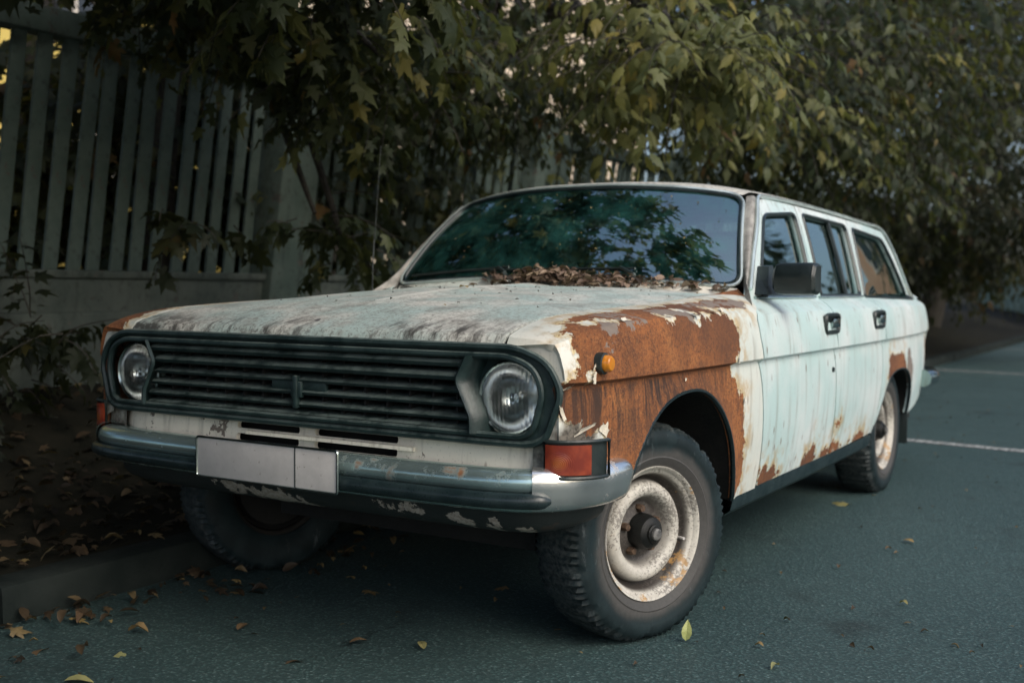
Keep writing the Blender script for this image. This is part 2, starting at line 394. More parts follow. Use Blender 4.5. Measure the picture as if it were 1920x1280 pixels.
def leaf_mat(name, stops, tr=.35, seedattr=True):
    k = NB(name)
    tv = k.attr('tint') if seedattr else k.node('ObjectInfo').outputs['Random']
    n = k.noise(30, 3)
    col = k.ramp(k.math('MULTIPLY_ADD', n, .18, k.math('SUBTRACT', tv, .09)), stops)
    d = k.node('BsdfPrincipled'); k.put(d.inputs['Base Color'], col); d.inputs['Roughness'].default_value = .55; d.inputs['Specular IOR Level'].default_value = .32
    t = k.node('BsdfTranslucent'); k.put(t.inputs['Color'], k.mix(.35, col, (.30, .32, .06)))
    mx = k.node('MixShader'); mx.inputs[0].default_value = tr
    k.put(mx.inputs[1], d.outputs[0]); k.put(mx.inputs[2], t.outputs[0])
    k.t.links.new(mx.outputs[0], k.out.inputs[0])
    return k.m
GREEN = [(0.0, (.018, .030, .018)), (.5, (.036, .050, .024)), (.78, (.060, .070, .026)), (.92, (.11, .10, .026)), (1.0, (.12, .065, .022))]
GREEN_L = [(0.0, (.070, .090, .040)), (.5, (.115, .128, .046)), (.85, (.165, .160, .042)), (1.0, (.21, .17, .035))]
BROWN = [(0.0, (.012, .010, .007)), (.35, (.034, .024, .015)), (.6, (.075, .052, .030)), (.85, (.16, .12, .06)), (1.0, (.27, .20, .08))]
M_leaf = leaf_mat('maple_leaf_green', GREEN)
M_leafL = leaf_mat('maple_leaf_light', GREEN_L)  # brighter leaf copy; light on the lit sprays is put into the colour
M_leafO = leaf_mat('maple_leaf_single', [(0, (.080, .098, .045)), (.5, (.12, .13, .050)), (.85, (.16, .155, .045)), (1, (.21, .17, .04))], .35, False)
M_leafD = leaf_mat('shaded_leaf', [(p, tuple(q*.5 for q in c_)) for p, c_ in GREEN])  # leaf green halved; shade is put into the colour
M_dead = leaf_mat('dry_leaf', BROWN, .15)
M_deadO = leaf_mat('dry_leaf_single', [(0, (.10, .065, .04)), (.4, (.19, .13, .065)), (.75, (.30, .22, .08)), (1, (.22, .23, .10))], .15, False)
M_yellow = simple('ochre_render', (.55, .42, .10), (.62, .48, .13), .85, 0, 3, .3)
M_peach = simple('peach_render', (.58, .34, .22), (.64, .40, .27), .85, 0, 2, .3)
M_pale = simple('pale_render', (.50, .46, .40), (.58, .53, .46), .85, 0, 2, .3)
M_cwall = simple('cream_render', (.74, .62, .46), (.80, .68, .52), .85, 0, 2, .3)
M_wglass = simple('dark_pane', (.02, .025, .03), (.035, .04, .045), .12, 0, 3, .02)
M_tealw = simple('faded_teal_boards', (.16, .27, .25), (.24, .35, .32), .7, 0, 6, .4)

# ------------------------------------------------------------------ mesh helpers
def link(o, parent=None):
    COL.objects.link(o)
    if parent is not None: o.parent = parent
    return o
def empty(name, loc=(0, 0, 0), parent=None, rz=0):
    o = bpy.data.objects.new(name, None); o.location = loc; o.rotation_euler = (0, 0, rz); o.empty_display_size = .2
    return link(o, parent)
def tag(o, label, cat=None, group=None, kind=None):
    if label: o['label'] = label
    if cat: o['category'] = cat
    if group: o['group'] = group
    if kind: o['kind'] = kind
    return o
def build(name, V, F, mat, parent=None, sharp=38, attrs=None, loc=None):
    me = bpy.data.meshes.new(name)
    me.from_pydata([tuple(map(float, v)) for v in V], [], [tuple(f) for f in F]); me.validate(clean_customdata=False)
    bm = bmesh.new(); bm.from_mesh(me)
    bmesh.ops.recalc_face_normals(bm, faces=bm.faces) if len(bm.faces) and sharp >= 0 else None
    th = R(abs(sharp))
    for f in bm.faces: f.smooth = True
    for e in bm.edges:
        if len(e.link_faces) == 2 and e.calc_face_angle(0) > th: e.smooth = False
    bm.to_mesh(me); bm.free()
    for an, av in (attrs or {}).items():
        a = me.attributes.new(an, 'FLOAT', 'POINT'); a.data.foreach_set('value', np.asarray(av, np.float32))
    me.materials.append(mat)
    o = bpy.data.objects.new(name, me)
    if loc is not None: o.location = loc
    return link(o, parent)
class MB:
    def __init__(s): s.V = []; s.F = []
    def add(s, V, F):
        b = len(s.V); s.V += [tuple(map(float, v)) for v in V]; s.F += [tuple(i+b for i in f) for f in F]; return s
    def box(s, c, d, rot=None, bev=0.0):
        hx, hy, hz = [q/2 for q in d]
        if bev <= 0:
            P = [(sx*hx, sy*hy, sz*hz) for sx in (-1, 1) for sy in (-1, 1) for sz in (-1, 1)]
            F = [(0, 1, 3, 2), (4, 6, 7, 5), (0, 4, 5, 1), (2, 3, 7, 6), (0, 2, 6, 4), (1, 5, 7, 3)]
        else:
            bm = bmesh.new(); bmesh.ops.create_cube(bm, size=1)
            for v in bm.verts: v.co = Vector((v.co.x*d[0], v.co.y*d[1], v.co.z*d[2]))
            bmesh.ops.bevel(bm, geom=list(bm.edges), offset=bev, segments=2, affect='EDGES', profile=.5)
            bm.verts.index_update(); P = [tuple(v.co) for v in bm.verts]; F = [[v.index for v in f.verts] for f in bm.faces]; bm.free()
        if rot is not None:
            P = [rot@Vector(p) for p in P]
        return s.add([(p[0]+c[0], p[1]+c[1], p[2]+c[2]) for p in P], F)
    def tube(s, path, r, n=8, closed=False, up=(0, 0, 1), flat=1.0, caps=True):
        path = [np.asarray(p, float) for p in path]; m = len(path); V = []
        upv = np.asarray(up, float)
        for i in range(m):
            a = path[(i-1) % m] if (closed or i > 0) else path[i]; b = path[(i+1) % m] if (closed or i < m-1) else path[i]
            t = b-a; t = t/(np.linalg.norm(t)+1e-12)
            sd = np.cross(t, upv); l = np.linalg.norm(sd)
            if l < 1e-4: sd = np.cross(t, (1., .3, 0)); l = np.linalg.norm(sd)
            sd /= l; uu = np.cross(sd, t)
            rr = r[i] if hasattr(r, '__len__') else r
            for j in range(n):
                an = 2*math.pi*j/n
                V.append(path[i]+rr*(math.cos(an)*sd+flat*math.sin(an)*uu))
        F = []
        for i in range(m if closed else m-1):
            for j in range(n):
                a = i*n+j; b = i*n+(j+1) % n; c = ((i+1) % m)*n+(j+1) % n; d = ((i+1) % m)*n+j
                F.append((a, b, c, d))
        if not closed and caps: F += [tuple(range(n))[::-1], tuple((m-1)*n+j for j in range(n))]
        return s.add(V, F)
    def lathe(s, prof, n=48, axis='x', c=(0, 0, 0), mod=None, closed=False):
        """prof: list of (radius, along-axis)"""
        V = []; m = len(prof)
        for i, (r, a) in enumerate(prof):
            for j in range(n):
                th = 2*math.pi*j/n; rr = r if mod is None else r+mod(i, j)
                p = (a, rr*math.cos(th), rr*math.sin(th)) if axis == 'x' else ((rr*math.cos(th), a, rr*math.sin(th)) if axis == 'y' else (rr*math.cos(th), rr*math.sin(th), a))
                V.append((p[0]+c[0], p[1]+c[1], p[2]+c[2]))
        F = []
        for i in range(m if closed else m-1):
            for j in range(n):
                F.append((i*n+j, i*n+(j+1) % n, ((i+1) % m)*n+(j+1) % n, ((i+1) % m)*n+j))
        if not closed:
            if prof[0][0] < 1e-3 or True:
                pass
        return s.add(V, F)
    def grid(s, G):
        nu = len(G); nv = len(G[0]); V = [p for row in G for p in row]
        return s.add(V, [(i*nv+j, i*nv+j+1, (i+1)*nv+j+1, (i+1)*nv+j) for i in range(nu-1) for j in range(nv-1)])
    def make(s, name, mat, parent=None, sharp=38, attrs=None, loc=None):
        return build(name, s.V, s.F, mat, parent, sharp, attrs, loc)

def pchip(tab):
    xs = np.array([a for a, b in tab], float); ys = np.array([b for a, b in tab], float)
    h = np.diff(xs); d = np.diff(ys)/h; m = np.zeros_like(xs)
    for i in range(1, len(xs)-1):
        if d[i-1]*d[i] > 0:
            w1 = 2*h[i]+h[i-1]; w2 = h[i]+2*h[i-1]; m[i] = (w1+w2)/(w1/d[i-1]+w2/d[i])
    m[0] = d[0]; m[-1] = d[-1]
    X_, Y_, H_, M_ = xs.tolist(), ys.tolist(), h.tolist(), m.tolist()
    import bisect
    def f(x):
        i = min(max(bisect.bisect_right(X_, x)-1, 0), len(X_)-2)
        s = min(max((x-X_[i])/H_[i], -.5), 1.5); hh = H_[i]
        return (1+2*s)*(1-s)**2*Y_[i]+s*(1-s)**2*hh*M_[i]+s*s*(3-2*s)*Y_[i+1]+s*s*(s-1)*hh*M_[i+1]
    return f
def resample(poly, step, closed=True):
    out = []; n = len(poly)
    for i in range(n if closed else n-1):
        a = np.array(poly[i], float); b = np.array(poly[(i+1) % n], float)
        k = max(1, int(np.linalg.norm(b-a)/step+.5))
        out += [tuple(a+(b-a)*j/k) for j in range(k)]
    if not closed: out.append(tuple(poly[-1]))
    return out
def rounded(poly, r, seg=5):
    """round every corner of a closed polygon; r = radius or list"""
    out = []; n = len(poly)
    for i in range(n):
        p0, p, p1 = [np.array(poly[(i+k) % n], float) for k in (-1, 0, 1)]
        rr = r[i] if hasattr(r, '__len__') else r
        d0 = p0-p; d1 = p1-p; l0 = np.linalg.norm(d0); l1 = np.linalg.norm(d1)
        c = min(rr, l0*.48, l1*.48)
        if c < 1e-5: out.append(tuple(p)); continue
        a = p+d0/l0*c; b = p+d1/l1*c
        for k in range(seg+1):
            t = k/seg; out.append(tuple((1-t)**2*a+2*t*(1-t)*p+t*t*b))
    return out
def inpoly(pts, poly):
    pts = np.asarray(pts, float); P = np.asarray(poly, float); Q = np.roll(P, -1, 0)
    x, y = pts[:, 0][:, None], pts[:, 1][:, None]
    c = ((P[:, 1] > y) != (Q[:, 1] > y)) & (x < (Q[:, 0]-P[:, 0])*(y-P[:, 1])/(Q[:, 1]-P[:, 1]+1e-15)+P[:, 0])
    return c.sum(1) % 2 == 1
def sdist(pts, poly):
    """signed distance, positive inside"""
    pts = np.asarray(pts, float); P = np.asarray(poly, float); Q = np.roll(P, -1, 0)
    d = np.full(len(pts), 1e9)
    for a, b in zip(P, Q):
        ab = b-a; t = np.clip(((pts-a)@ab)/(ab@ab+1e-12), 0, 1)
        d = np.minimum(d, np.linalg.norm(pts-(a+t[:, None]*ab), axis=1))
    return np.where(inpoly(pts, poly), d, -d)
def ell(cx, cy, rx, ry, n=14, rot=0):
    return [(cx+rx*math.cos(t)*math.cos(rot)-ry*math.sin(t)*math.sin(rot), cy+rx*math.cos(t)*math.sin(rot)+ry*math.sin(t)*math.cos(rot)) for t in [2*math.pi*i/n for i in range(n)]]
def sdfield(polys, islands=()):
    def f(pts):
        s = np.full(len(pts), -1.0)
        for p in polys: s = np.maximum(s, sdist(pts, p))
        for p in islands: s = np.minimum(s, -sdist(pts, p))
        return s
    return f
def panel(name, outer, fn, mat, parent=None, holes=(), grid=.03, bstep=.02, skirt=.018, lines=(), attrs=None, sharp=30, mirror=False, hskirt=None):
    """sheet bounded by a 2-D outline, with holes, bent by fn(a,b)->(x,y,z); edges turned inwards"""
    outer_s = resample(outer, bstep); hs = [resample(h, bstep) for h in holes]
    pts = list(outer_s); edges = [(i, (i+1) % len(outer_s)) for i in range(len(outer_s))]
    for h in hs:
        b = len(pts); pts += h; edges += [(b+i, b+(i+1) % len(h)) for i in range(len(h))]
    nb = len(pts)
    for ln in lines:
        L = resample(ln, bstep, False); ok = inpoly(L, outer)
        for h in holes: ok &= ~inpoly(L, h)
        prev = None
        for p, q in zip(L, ok):
            if q:
                pts.append(p)
                if prev is not None: edges.append((prev, len(pts)-1))
                prev = len(pts)-1
            else: prev = None
    O = np.array(outer_s); mn, mx = O.min(0), O.max(0)
    ga = np.arange(mn[0]+grid*.5, mx[0], grid); gb = np.arange(mn[1]+grid*.5, mx[1], grid)
    G = np.array([(a, b) for a in ga for b in gb])
    if len(G):
        ok = inpoly(G, outer_s)
        for h in hs: ok &= ~inpoly(G, h)
        G = G[ok]; ref = np.array(pts)
        if len(G):
            dm = np.min(np.linalg.norm(G[:, None, :]-ref[None], axis=2), axis=1); G = G[dm > min(grid, bstep)*.45]
            pts += [tuple(g) for g in G]
    vv, ee, ff, *_ = delaunay_2d_cdt([Vector(p) for p in pts], edges, [], 0, 1e-6)
    P2 = np.array([tuple(v) for v in vv]); F = [tuple(f) for f in ff]
    cen = np.array([P2[list(f)].mean(0) for f in F])
    ok = inpoly(cen, outer_s)
    for h in hs: ok &= ~inpoly(cen, h)
    F = [f for f, k in zip(F, ok) if k]
    sx = -1 if mirror else 1
    V = np.array([fn(a, b) for a, b in P2], float); V[:, 0] *= sx
    A = {k: f(P2) for k, f in (attrs or {}).items()}
    # skirt
    if skirt:
        N = np.zeros_like(V)
        for f in F:
            n = np.cross(V[f[1]]-V[f[0]], V[f[2]]-V[f[0]])
            for i in f: N[i] += n
        N /= (np.linalg.norm(N, axis=1)[:, None]+1e-12)
        cc = np.array([0, 1.4, .75]); 
        if ((V-cc)*N).sum() < 0: N = -N
        cnt = {}
        for f in F:
            for i in range(3):
                e = (f[i], f[(i+1) % 3]); kx = (min(e), max(e)); cnt[kx] = cnt.get(kx, 0)+1
        be = [e for e, c in cnt.items() if c == 1]; idx = {}
        VL = V.tolist()
        for e in be:
            for i in e:
                if i not in idx:
                    idx[i] = len(VL); VL.append((V[i]-N[i]*skirt).tolist())
                    for k in A: A[k] = np.append(A[k], A[k][i])
        F = F+[(e[0], e[1], idx[e[1]], idx[e[0]]) for e in be]
        V = np.array(VL)
    o = build(name, V, F, mat, parent, sharp, A)
    return o

# ------------------------------------------------------------------ car body shape
Xc = pchip([(-.72, .80), (-.66, .838), (-.6, .860), (-.45, .880), (-.2, .892), (.1, .897), (.6, .901), (1.5, .900), (2.3, .888), (2.8, .870), (3.3, .842), (3.6, .812), (3.85, .775)])
_lo = pchip([(.2, -.11), (.26, -.078), (.30, -.06), (.36, -.044), (.45, -.027), (.55, -.015), (.65, -.011), (.74, -.013), (.779, -.018)])
_up = pchip([(.79, .004), (.82, .003), (.87, -.004), (.91, -.012), (.935, -.02)])
_sh = pchip([(.935, -.02), (.945, -.03), (.965, -.058), (.98, -.085), (.985, -.10)])
_gh = pchip([(.985, -.10), (1.1, -.133), (1.25, -.180), (1.36, -.222), (1.42, -.26)])
def px(z):
    if z <= .779: return _lo(z)
    if z < .79: return -.018+(z-.779)*2.0
    if z <= .935: return _up(z)
    if z <= .985: return _sh(z)
    return _gh(z)
def S(y, z, off=0.0): return (Xc(y)+px(z)+off, y, z)
ridge = pchip([(-.74, .868), (-.66, .882), (-.54, .913), (-.23, .934), (.29, .938), (.64, .935), (.9, .935)])
hedge = pchip([(-.70, .866), (-.672, .871), (-.653, .900), (-.627, .909), (-.58, .922), (-.47, .942), (-.2, .958), (.195, .975), (.47, .990), (.8, 1.004)])
hcen = pchip([(-.70, .866), (-.672, .872), (-.653, .901), (-.62, .912), (-.47, .948), (-.3, .974), (.13, 1.004), (.45, 1.019), (.7, 1.028)])
def hoodx(y): return .682+.02*min(max((y+.6)/1.2, 0), 1)
TT = .175
AP_ = None
def fender(y, t):
    if t <= .79:
        fl_ = 0.0
        if AP_ is not None and t < .785:
            d = math.sqrt(float(np.min((AP_[:, 0]-y)**2+(AP_[:, 1]-t)**2))); fl_ = .010*math.exp(-(d/.03)**2)
        return (Xc(y)+px(t)+fl_, y, t)
    rz = ridge(y)
    if t <= .935:
        return (Xc(y)+px(t), y, .79+(t-.79)/.145*(rz-.79))
    s = min(max((t-.935)/TT, 0.0), 1.0); x0 = Xc(y)+px(.935); x1 = hoodx(y)+.004
    return (x0+(x1-x0)*(s**1.15), y, rz+(hedge(y)-rz)*(1-(1-s)**2.2))
car = empty('station_wagon')
tag(car, 'weathered pale turquoise station wagon with a rusted brown front fender, parked by the kerb', 'car')

ARCH = [(.455, .335), (.425, .40), (.394, .464), (.36, .525), (.311, .592), (.243, .653), (.17, .696), (.086, .721), (-.015, .725), (-.12, .711), (-.209, .676), (-.285, .615), (-.347, .528), (-.39, .44), (-.40, .40)]
def spline(pts, k=6, closed=False):
    P = np.array(pts, float); n = len(P); out = []
    for i in range(n if closed else n-1):
        g = (lambda q: P[q % n]) if closed else (lambda q: P[min(max(q, 0), n-1)])
        p0, p1, p2, p3 = g(i-1), g(i), g(i+1), g(i+2)
        for j in range(k):
            t = j/k; out.append(tuple(.5*((2*p1)+(-p0+p2)*t+(2*p0-5*p1+4*p2-p3)*t*t+(-p0+3*p1-3*p2+p3)*t**3)))
    if not closed: out.append(tuple(P[-1]))
    return out
ARCHS = spline(ARCH, 4)
AP_ = np.array([p for p in ARCHS if p[1] > .34])
RAM = [(2.30, .352), (2.36, .42), (2.42, .50), (2.49, .565), (2.58, .605), (2.70, .622), (2.83, .625), (2.96, .615), (3.07, .585), (3.15, .535), (3.20, .47), (3.22, .40), (3.22, .36)]
RARCHS = spline(RAM, 4)
FT = .935+TT
fend_poly = [(-.66, .555), (-.655, .60), (-.655, .70), (-.655, .80), (-.657, .90), (-.66, .935), (-.664, 1.0), (-.668, FT), (-.30, FT), (.30, FT), (.78, FT), (.74, 1.03), (.66, .97), (.60, .945), (.573, .919), (.578, .85), (.595, .79), (.625, .70), (.647, .59), (.661, .49), (.676, .40), (.681, .338)]+ARCHS
fend_poly = fend_poly[:22]+[p for p in ARCHS if p[1] > .50 or p[0] > 0]+[(-.37, .505), (-.50, .53)]
RUST_L = [[(-.45, 1.06), (-.60, .985), (-.612, .93), (-.608, .88), (-.615, .84), (-.62, .785), (-.70, .782), (-.70, .715), (-.62, .705), (-.58, .672), (-.53, .660), (-.495, .685), (-.475, .66), (-.485, .60), (-.49, .50), (-.44, .36),
           (.46, .30), (.472, .348), (.509, .378), (.502, .45), (.483, .51), (.464, .604), (.462, .667), (.404, .688), (.386, .712), (.353, .758), (.355, .797), (.391, .84), (.362, .912), (.30, .945), (.52, .975), (.60, 1.00), (.50, 1.045), (.2, 1.05), (-.1, 1.045)]]
ISL_L = [ell(-.36, .965, .07, .022, rot=.2), ell(-.10, .957, .05, .03), ell(.08, .962, .045, .045, rot=.5), ell(.30, .968, .10, .026, rot=-.2), ell(.19, .955, .05, .02), ell(-.47, .985, .06, .02), ell(-.565, .80, .02, .03)]
PRIM_L = [ell(-.44, .93, .035, .03, rot=.6), ell(-.02, .99, .10, .028), ell(.05, .96, .03, .04), ell(-.32, 1.02, .11, .018), ell(.30, 1.02, .16, .016), ell(.52, 1.0, .08, .022), ell(-.47, .88, .012, .03), ell(-.30, .935, .05, .012)]
SOIL_L = [ell(-.60, .60, .10, .10), [(-.70, .40), (-.70, .68), (-.62, .66), (-.52, .58), (-.50, .42)]]
def soilf(polys, width=.05):
    f = sdfield(polys)
    return lambda p: np.clip(.5+f(p)/width*.5, -.2, 1.1)
fend_l = panel('front_fender', fend_poly, fender, M_fend, car, grid=.022, bstep=.014, lines=[[(-.7, .779), (.7, .779)], [(-.7, .79), (.7, .79)]],
           attrs={'rust': sdfield(RUST_L, ISL_L), 'prim_glint': sdfield(PRIM_L), 'soil': soilf(SOIL_L)})
tag(fend_l, 'rusted brown front fender with peeling cream paint around its edges')
RUST_R = [[(-.8, .45), (-.8, 1.07), (-.2, 1.07), (.1, 1.04), (.1, .5)]]
fend_r = panel('front_fender', fend_poly, fender, M_fend, car, grid=.035, bstep=.02, lines=[[(-.7, .779), (.7, .779)], [(-.7, .79), (.7, .79)]],
           attrs={'rust': sdfield(RUST_R), 'prim_glint': sdfield([ell(.3, 1.0, .05, .02)]), 'soil': soilf(SOIL_L)}, mirror=True)
# hood ------------------------------------------------------------
def hoodp(a, b):      # a in -1..1 across, b = y measured along the sheet
    y = b; e = hedge(y); c = hcen(y); x = a*(hoodx(y)-.007)
    k = 1-abs(a)**2.4
    z = e+(c-e)*k
    s = min(max((y+.45)/.5, 0), 1)
    z += .010*s*math.exp(-(a/.09)**2)+.004*s*math.exp(-((abs(a)-.62)/.06)**2)
    if y < -.655: z -= 0
    return (x, y, z)
rear_y = lambda a: .60+.085*a*a
def hood_map(a, b): return hoodp(a/.69, b)
hood_poly = [(-.69, -.672), (.69, -.672)]+[(a*.69, rear_y(a)) for a in np.linspace(1, -1, 15)]
for sx in (1, -1):
    MB().tube([(sx*(hoodx(y)-.001), y, hedge(y)-.006) for y in np.linspace(-.664, .68, 50)], .0038, 5).make('hood_gap_line', M_void, car)  # dark tube added to draw the shaded gap beside the hood
hood = panel('hood', hood_poly, hood_map, M_hood, car, grid=.03, bstep=.02, skirt=.028,
             lines=[[(-.7, -.666), (.7, -.666)], [(-.7, -.660), (.7, -.660)], [(-.7, -.653), (.7, -.653)], [(-.7, -.64), (.7, -.64)], [(-.7, -.622), (.7, -.622)], [(-.7, -.60), (.7, -.60)], [(0, -.6), (0, .6)], [(-.03, -.4), (-.03, .6)], [(.03, -.4), (.03, .6)], [(-.06, -.4), (-.06, .6)], [(.06, -.4), (.06, .6)]],
             attrs={'rust': sdfield([ell(.02, -.585, .045, .012, rot=-.1)]), 'prim_glint': sdfield([[(-.012, -.32), (.012, -.32), (.02, .2), (.012, .58), (-.012, .58), (-.02, .2)]])}, sharp=40)  # pale centre strip is the ridge highlight, put into the colour
# doors and quarter panels ------------------------------------------
G1 = [(.693, .345), (.686, .40), (.671, .49), (.657, .59), (.635, .70), (.605, .79), (.588, .85), (.583, .919), (.61, .945), (.665, .968), (.735, .988)]
APIL = G1+[(.80, 1.055), (.90, 1.148), (1.022, 1.251), (1.095, 1.318), (1.135, 1.348), (1.18, 1.362), (1.235, 1.369)]
G2 = [(1.568, .349), (1.560, .40), (1.551, .468), (1.541, .53), (1.536, .579), (1.528, .65), (1.520, .714), (1.508, .76), (1.498, .789), (1.487, .83), (1.480, .88), (1.485, .93), (1.515, .97), (1.535, .99), (1.572, 1.18), (1.606, 1.366)]
G3 = [(2.288, .358), (2.325, .42), (2.343, .512), (2.352, .60), (2.356, .667), (2.350, .784), (2.345, .85), (2.33, .93), (2.305, .98), (2.305, .99), (2.37, 1.18), (2.432, 1.352)]
GAP = .0055
sh = lambda L, d: [(a+d, b) for a, b in L]
FW = rounded([(.868, .992), (.93, 1.085), (1.06, 1.222), (1.14, 1.300), (1.545, 1.328), (1.512, 1.13), (1.478, .992)], [.012, .3, .3, .07, .035, .3, .02])
RW = rounded([(1.600, .992), (1.632, 1.16), (1.660, 1.332), (2.352, 1.320), (2.262, .992)], [.02, .3, .03, .045, .03])
QW = rounded([(2.345, .985), (2.405, 1.16), (2.478, 1.312), (3.16, 1.288), (3.33, 1.14), (3.485, .968)], [.02, .3, .03, .06, .3, .03])
fd_poly = APIL+sh(G2, -GAP)[::-1]
rd_poly = sh(G2, GAP)+[(2.0, 1.36)]+sh(G3, -GAP)[::-1]
q_rear = [(3.27, 1.333), (3.40, 1.24), (3.55, 1.09), (3.66, .965), (3.74, .94), (3.79, .89), (3.815, .82), (3.815, .77), (3.79, .65), (3.75, .54), (3.71, .42)]
q_poly = sh(G3, GAP)[1:]+[(2.9, 1.345)]+q_rear+[(3.5, .38), (3.24, .36)]+RARCHS[::-1][:-2]
doorlines = [[(.5, .779), (3.9, .779)], [(.5, .79), (3.9, .79)], [(.5, .935), (3.9, .935)], [(.5, .985), (3.9, .985)], [(.5, .965), (3.9, .965)]]
RUST_FD = [ell(.80, .365, .12, .022), ell(.735, .36, .05, .05), ell(1.28, .37, .10, .03), ell(1.30, .395, .035, .035), ell(1.50, .365, .06, .018)]
RUST_RD = [ell(1.585, .40, .02, .07), ell(1.66, .362, .10, .018), ell(1.62, .47, .035, .014, rot=.5), ell(2.0, .37, .15, .016)]
RUST_Q = [[(2.50, .58), (2.51, .70), (2.60, .715), (2.72, .705), (2.82, .715), (2.93, .68), (3.0, .60), (2.75, .60)], ell(3.78, .70, .03, .10)]
PRIM_Q = [[(2.98, .60), (2.99, .70), (3.06, .74), (3.10, .70), (3.16, .60), (3.20, .45), (3.14, .52)]]
for mir in (False, True):
    sx = -1 if mir else 1
    fd = panel('front_door', fd_poly, S, M_side, car, holes=[FW], grid=.035, bstep=.018, lines=doorlines, mirror=mir, skirt=.022,
               attrs={'rust': sdfield(RUST_FD), 'prim_glint': sdfield([ell(.72, .33, .01, .01)]), 'soil': lambda p: np.clip(.42-(p[:, 1]-.35)*2.2, -.2, .4)-.1})
    rd = panel('rear_door', rd_poly, S, M_side, car, holes=[RW], grid=.035, bstep=.018, lines=doorlines, mirror=mir, skirt=.022,
               attrs={'rust': sdfield(RUST_RD), 'prim_glint': sdfield([ell(1.7, .33, .01, .01)]), 'soil': lambda p: np.clip(.42-(p[:, 1]-.35)*2.2, -.2, .4)-.1})
    qp = panel('rear_quarter_panel', q_poly, S, M_side, car, holes=[QW], grid=.035, bstep=.018, lines=doorlines, mirror=mir, skirt=.022,
               attrs={'rust': sdfield(RUST_Q), 'prim_glint': sdfield(PRIM_Q), 'soil': lambda p: np.clip(.30-(p[:, 1]-.35)*2.0, -.2, .3)-.1})
    for par, W, nm in ((fd, FW, 'side_window'), (rd, RW, 'side_window'), (qp, QW, 'side_window')):
        panel(nm, W, lambda y, z: S(y, z, -.016), M_sglass, par, grid=.06, bstep=.03, skirt=0, mirror=mir)
        loop = [S(y, z, .001) for y, z in resample(W, .02)]
        MB().tube([(sx*a, b, c) for a, b, c in loop], .0085, 6, True, up=(1, 0, 0)).make('window_seal', M_rubber, par)
        W2 = [(a, b) for a, b in resample(W, .02)]; cen = np.mean(W2, 0)
    # rear door pane divider and belt trim
    MB().tube([(sx*S(y, z, -.004)[0], y, z) for y, z in ((2.022, .992), (2.04, 1.15), (2.062, 1.325))], .011, 6).make('window_divider', M_black, rd)
    MB().tube([(sx*S(y, .986, .006)[0], y, .989) for y in np.linspace(.78, 1.50, 12)], .006, 6).make('belt_trim', M_dtrim, fd)
    MB().tube([(sx*S(y, .986, .006)[0], y, .989) for y in np.linspace(1.56, 2.29, 12)], .006, 6).make('belt_trim', M_dtrim, rd)
    # quarter glass bar
    # drip rail above the doors and down the front pillar
    dr = [(.775, 1.018), (.90, 1.140), (1.022, 1.243), (1.095, 1.312), (1.14, 1.352), (1.19, 1.372), (1.30, 1.378), (1.6, 1.378), (2.0, 1.374), (2.43, 1.366), (2.9, 1.357), (3.25, 1.346), (3.42, 1.24), (3.57, 1.09), (3.68, .97)]
    dr = spline([(a-.02 if a < 1.2 else a, b) for a, b in dr], 4)
    MB().tube([(sx*S(y, z, .006)[0], y, z) for y, z in dr], .0085, 6, up=(1, 0, 0)).make('drip_rail', M_trim if not mir else M_dtrim, car)
    # door handles: a plate with a recess and a lever
    for par, yc in ((fd, 1.415), (rd, 2.215)):
        h = MB(); x0 = S(yc, .885)[0]
        h.tube([(sx*(x0+.006), yc+a, .885+b) for a, b in rounded([(-.088, -.034), (-.088, .034), (.088, .034), (.088, -.034)], .02, 3)], .009, 6, True, up=(1, 0, 0))
        h.box((sx*(x0-.006), yc, .885), (.010, .165, .062))
        ho = h.make('door_handle', M_black, par)
        MB().box((sx*(x0+.010), yc+.035, .887), (.016, .085, .036), bev=.005).make('handle_lever', M_dtrim, ho)
    k = MB(); k.lathe([(.001, .007), (.009, .007), (.011, 0), (.011, -.01)], 14, 'x', (0, 0, 0))
    k.V = [(sx*(a+S(1.475, .70)[0]), b+1.475, c+.70) for a, b, c in k.V]; k.make('keyhole', M_black, fd)
    # sill below the doors
    g = []
    for y in np.linspace(.47, 2.30, 30):
        xb = Xc(y)
        g.append([(sx*(xb-.050), y, .347), (sx*(xb-.048), y, .330), (sx*(xb-.056), y, .295), (sx*(xb-.085), y, .272), (sx*(xb-.16), y, .265)])
    MB().grid(g).make('sill', M_rubber, car)
    # wheel arch lips and liners
    for arch, nm, tgt in ((ARCHS, 'front', None), (RARCHS, 'rear', None)):
        fnc = fender if nm == 'front' else S
        lip = [fnc(y, z) for y, z in arch if z > .50 or y > 0]
        MB().tube([(sx*(a-.006), b, c) for a, b, c in lip], .0065, 6, up=(1, 0, 0), flat=1.3).make('arch_lip', M_rubber if not mir else M_black, car)
        g = []
        cy, cz = (.03, .36) if nm == 'front' else (2.78, .33)
        for (a, b, c) in lip:
            q = [(a-.012, b, c)]
            for xx, gr in ((a-.06, 1.02), (.62, 1.05), (.50, 1.05)): q.append((xx, cy+(b-cy)*gr, cz+(c-cz)*gr))
            q.append((.495, cy, cz))
            g.append([(sx*x, y, z) for x, y, z in q])
        MB().grid(g).make('wheel_arch_liner', M_liner, car)
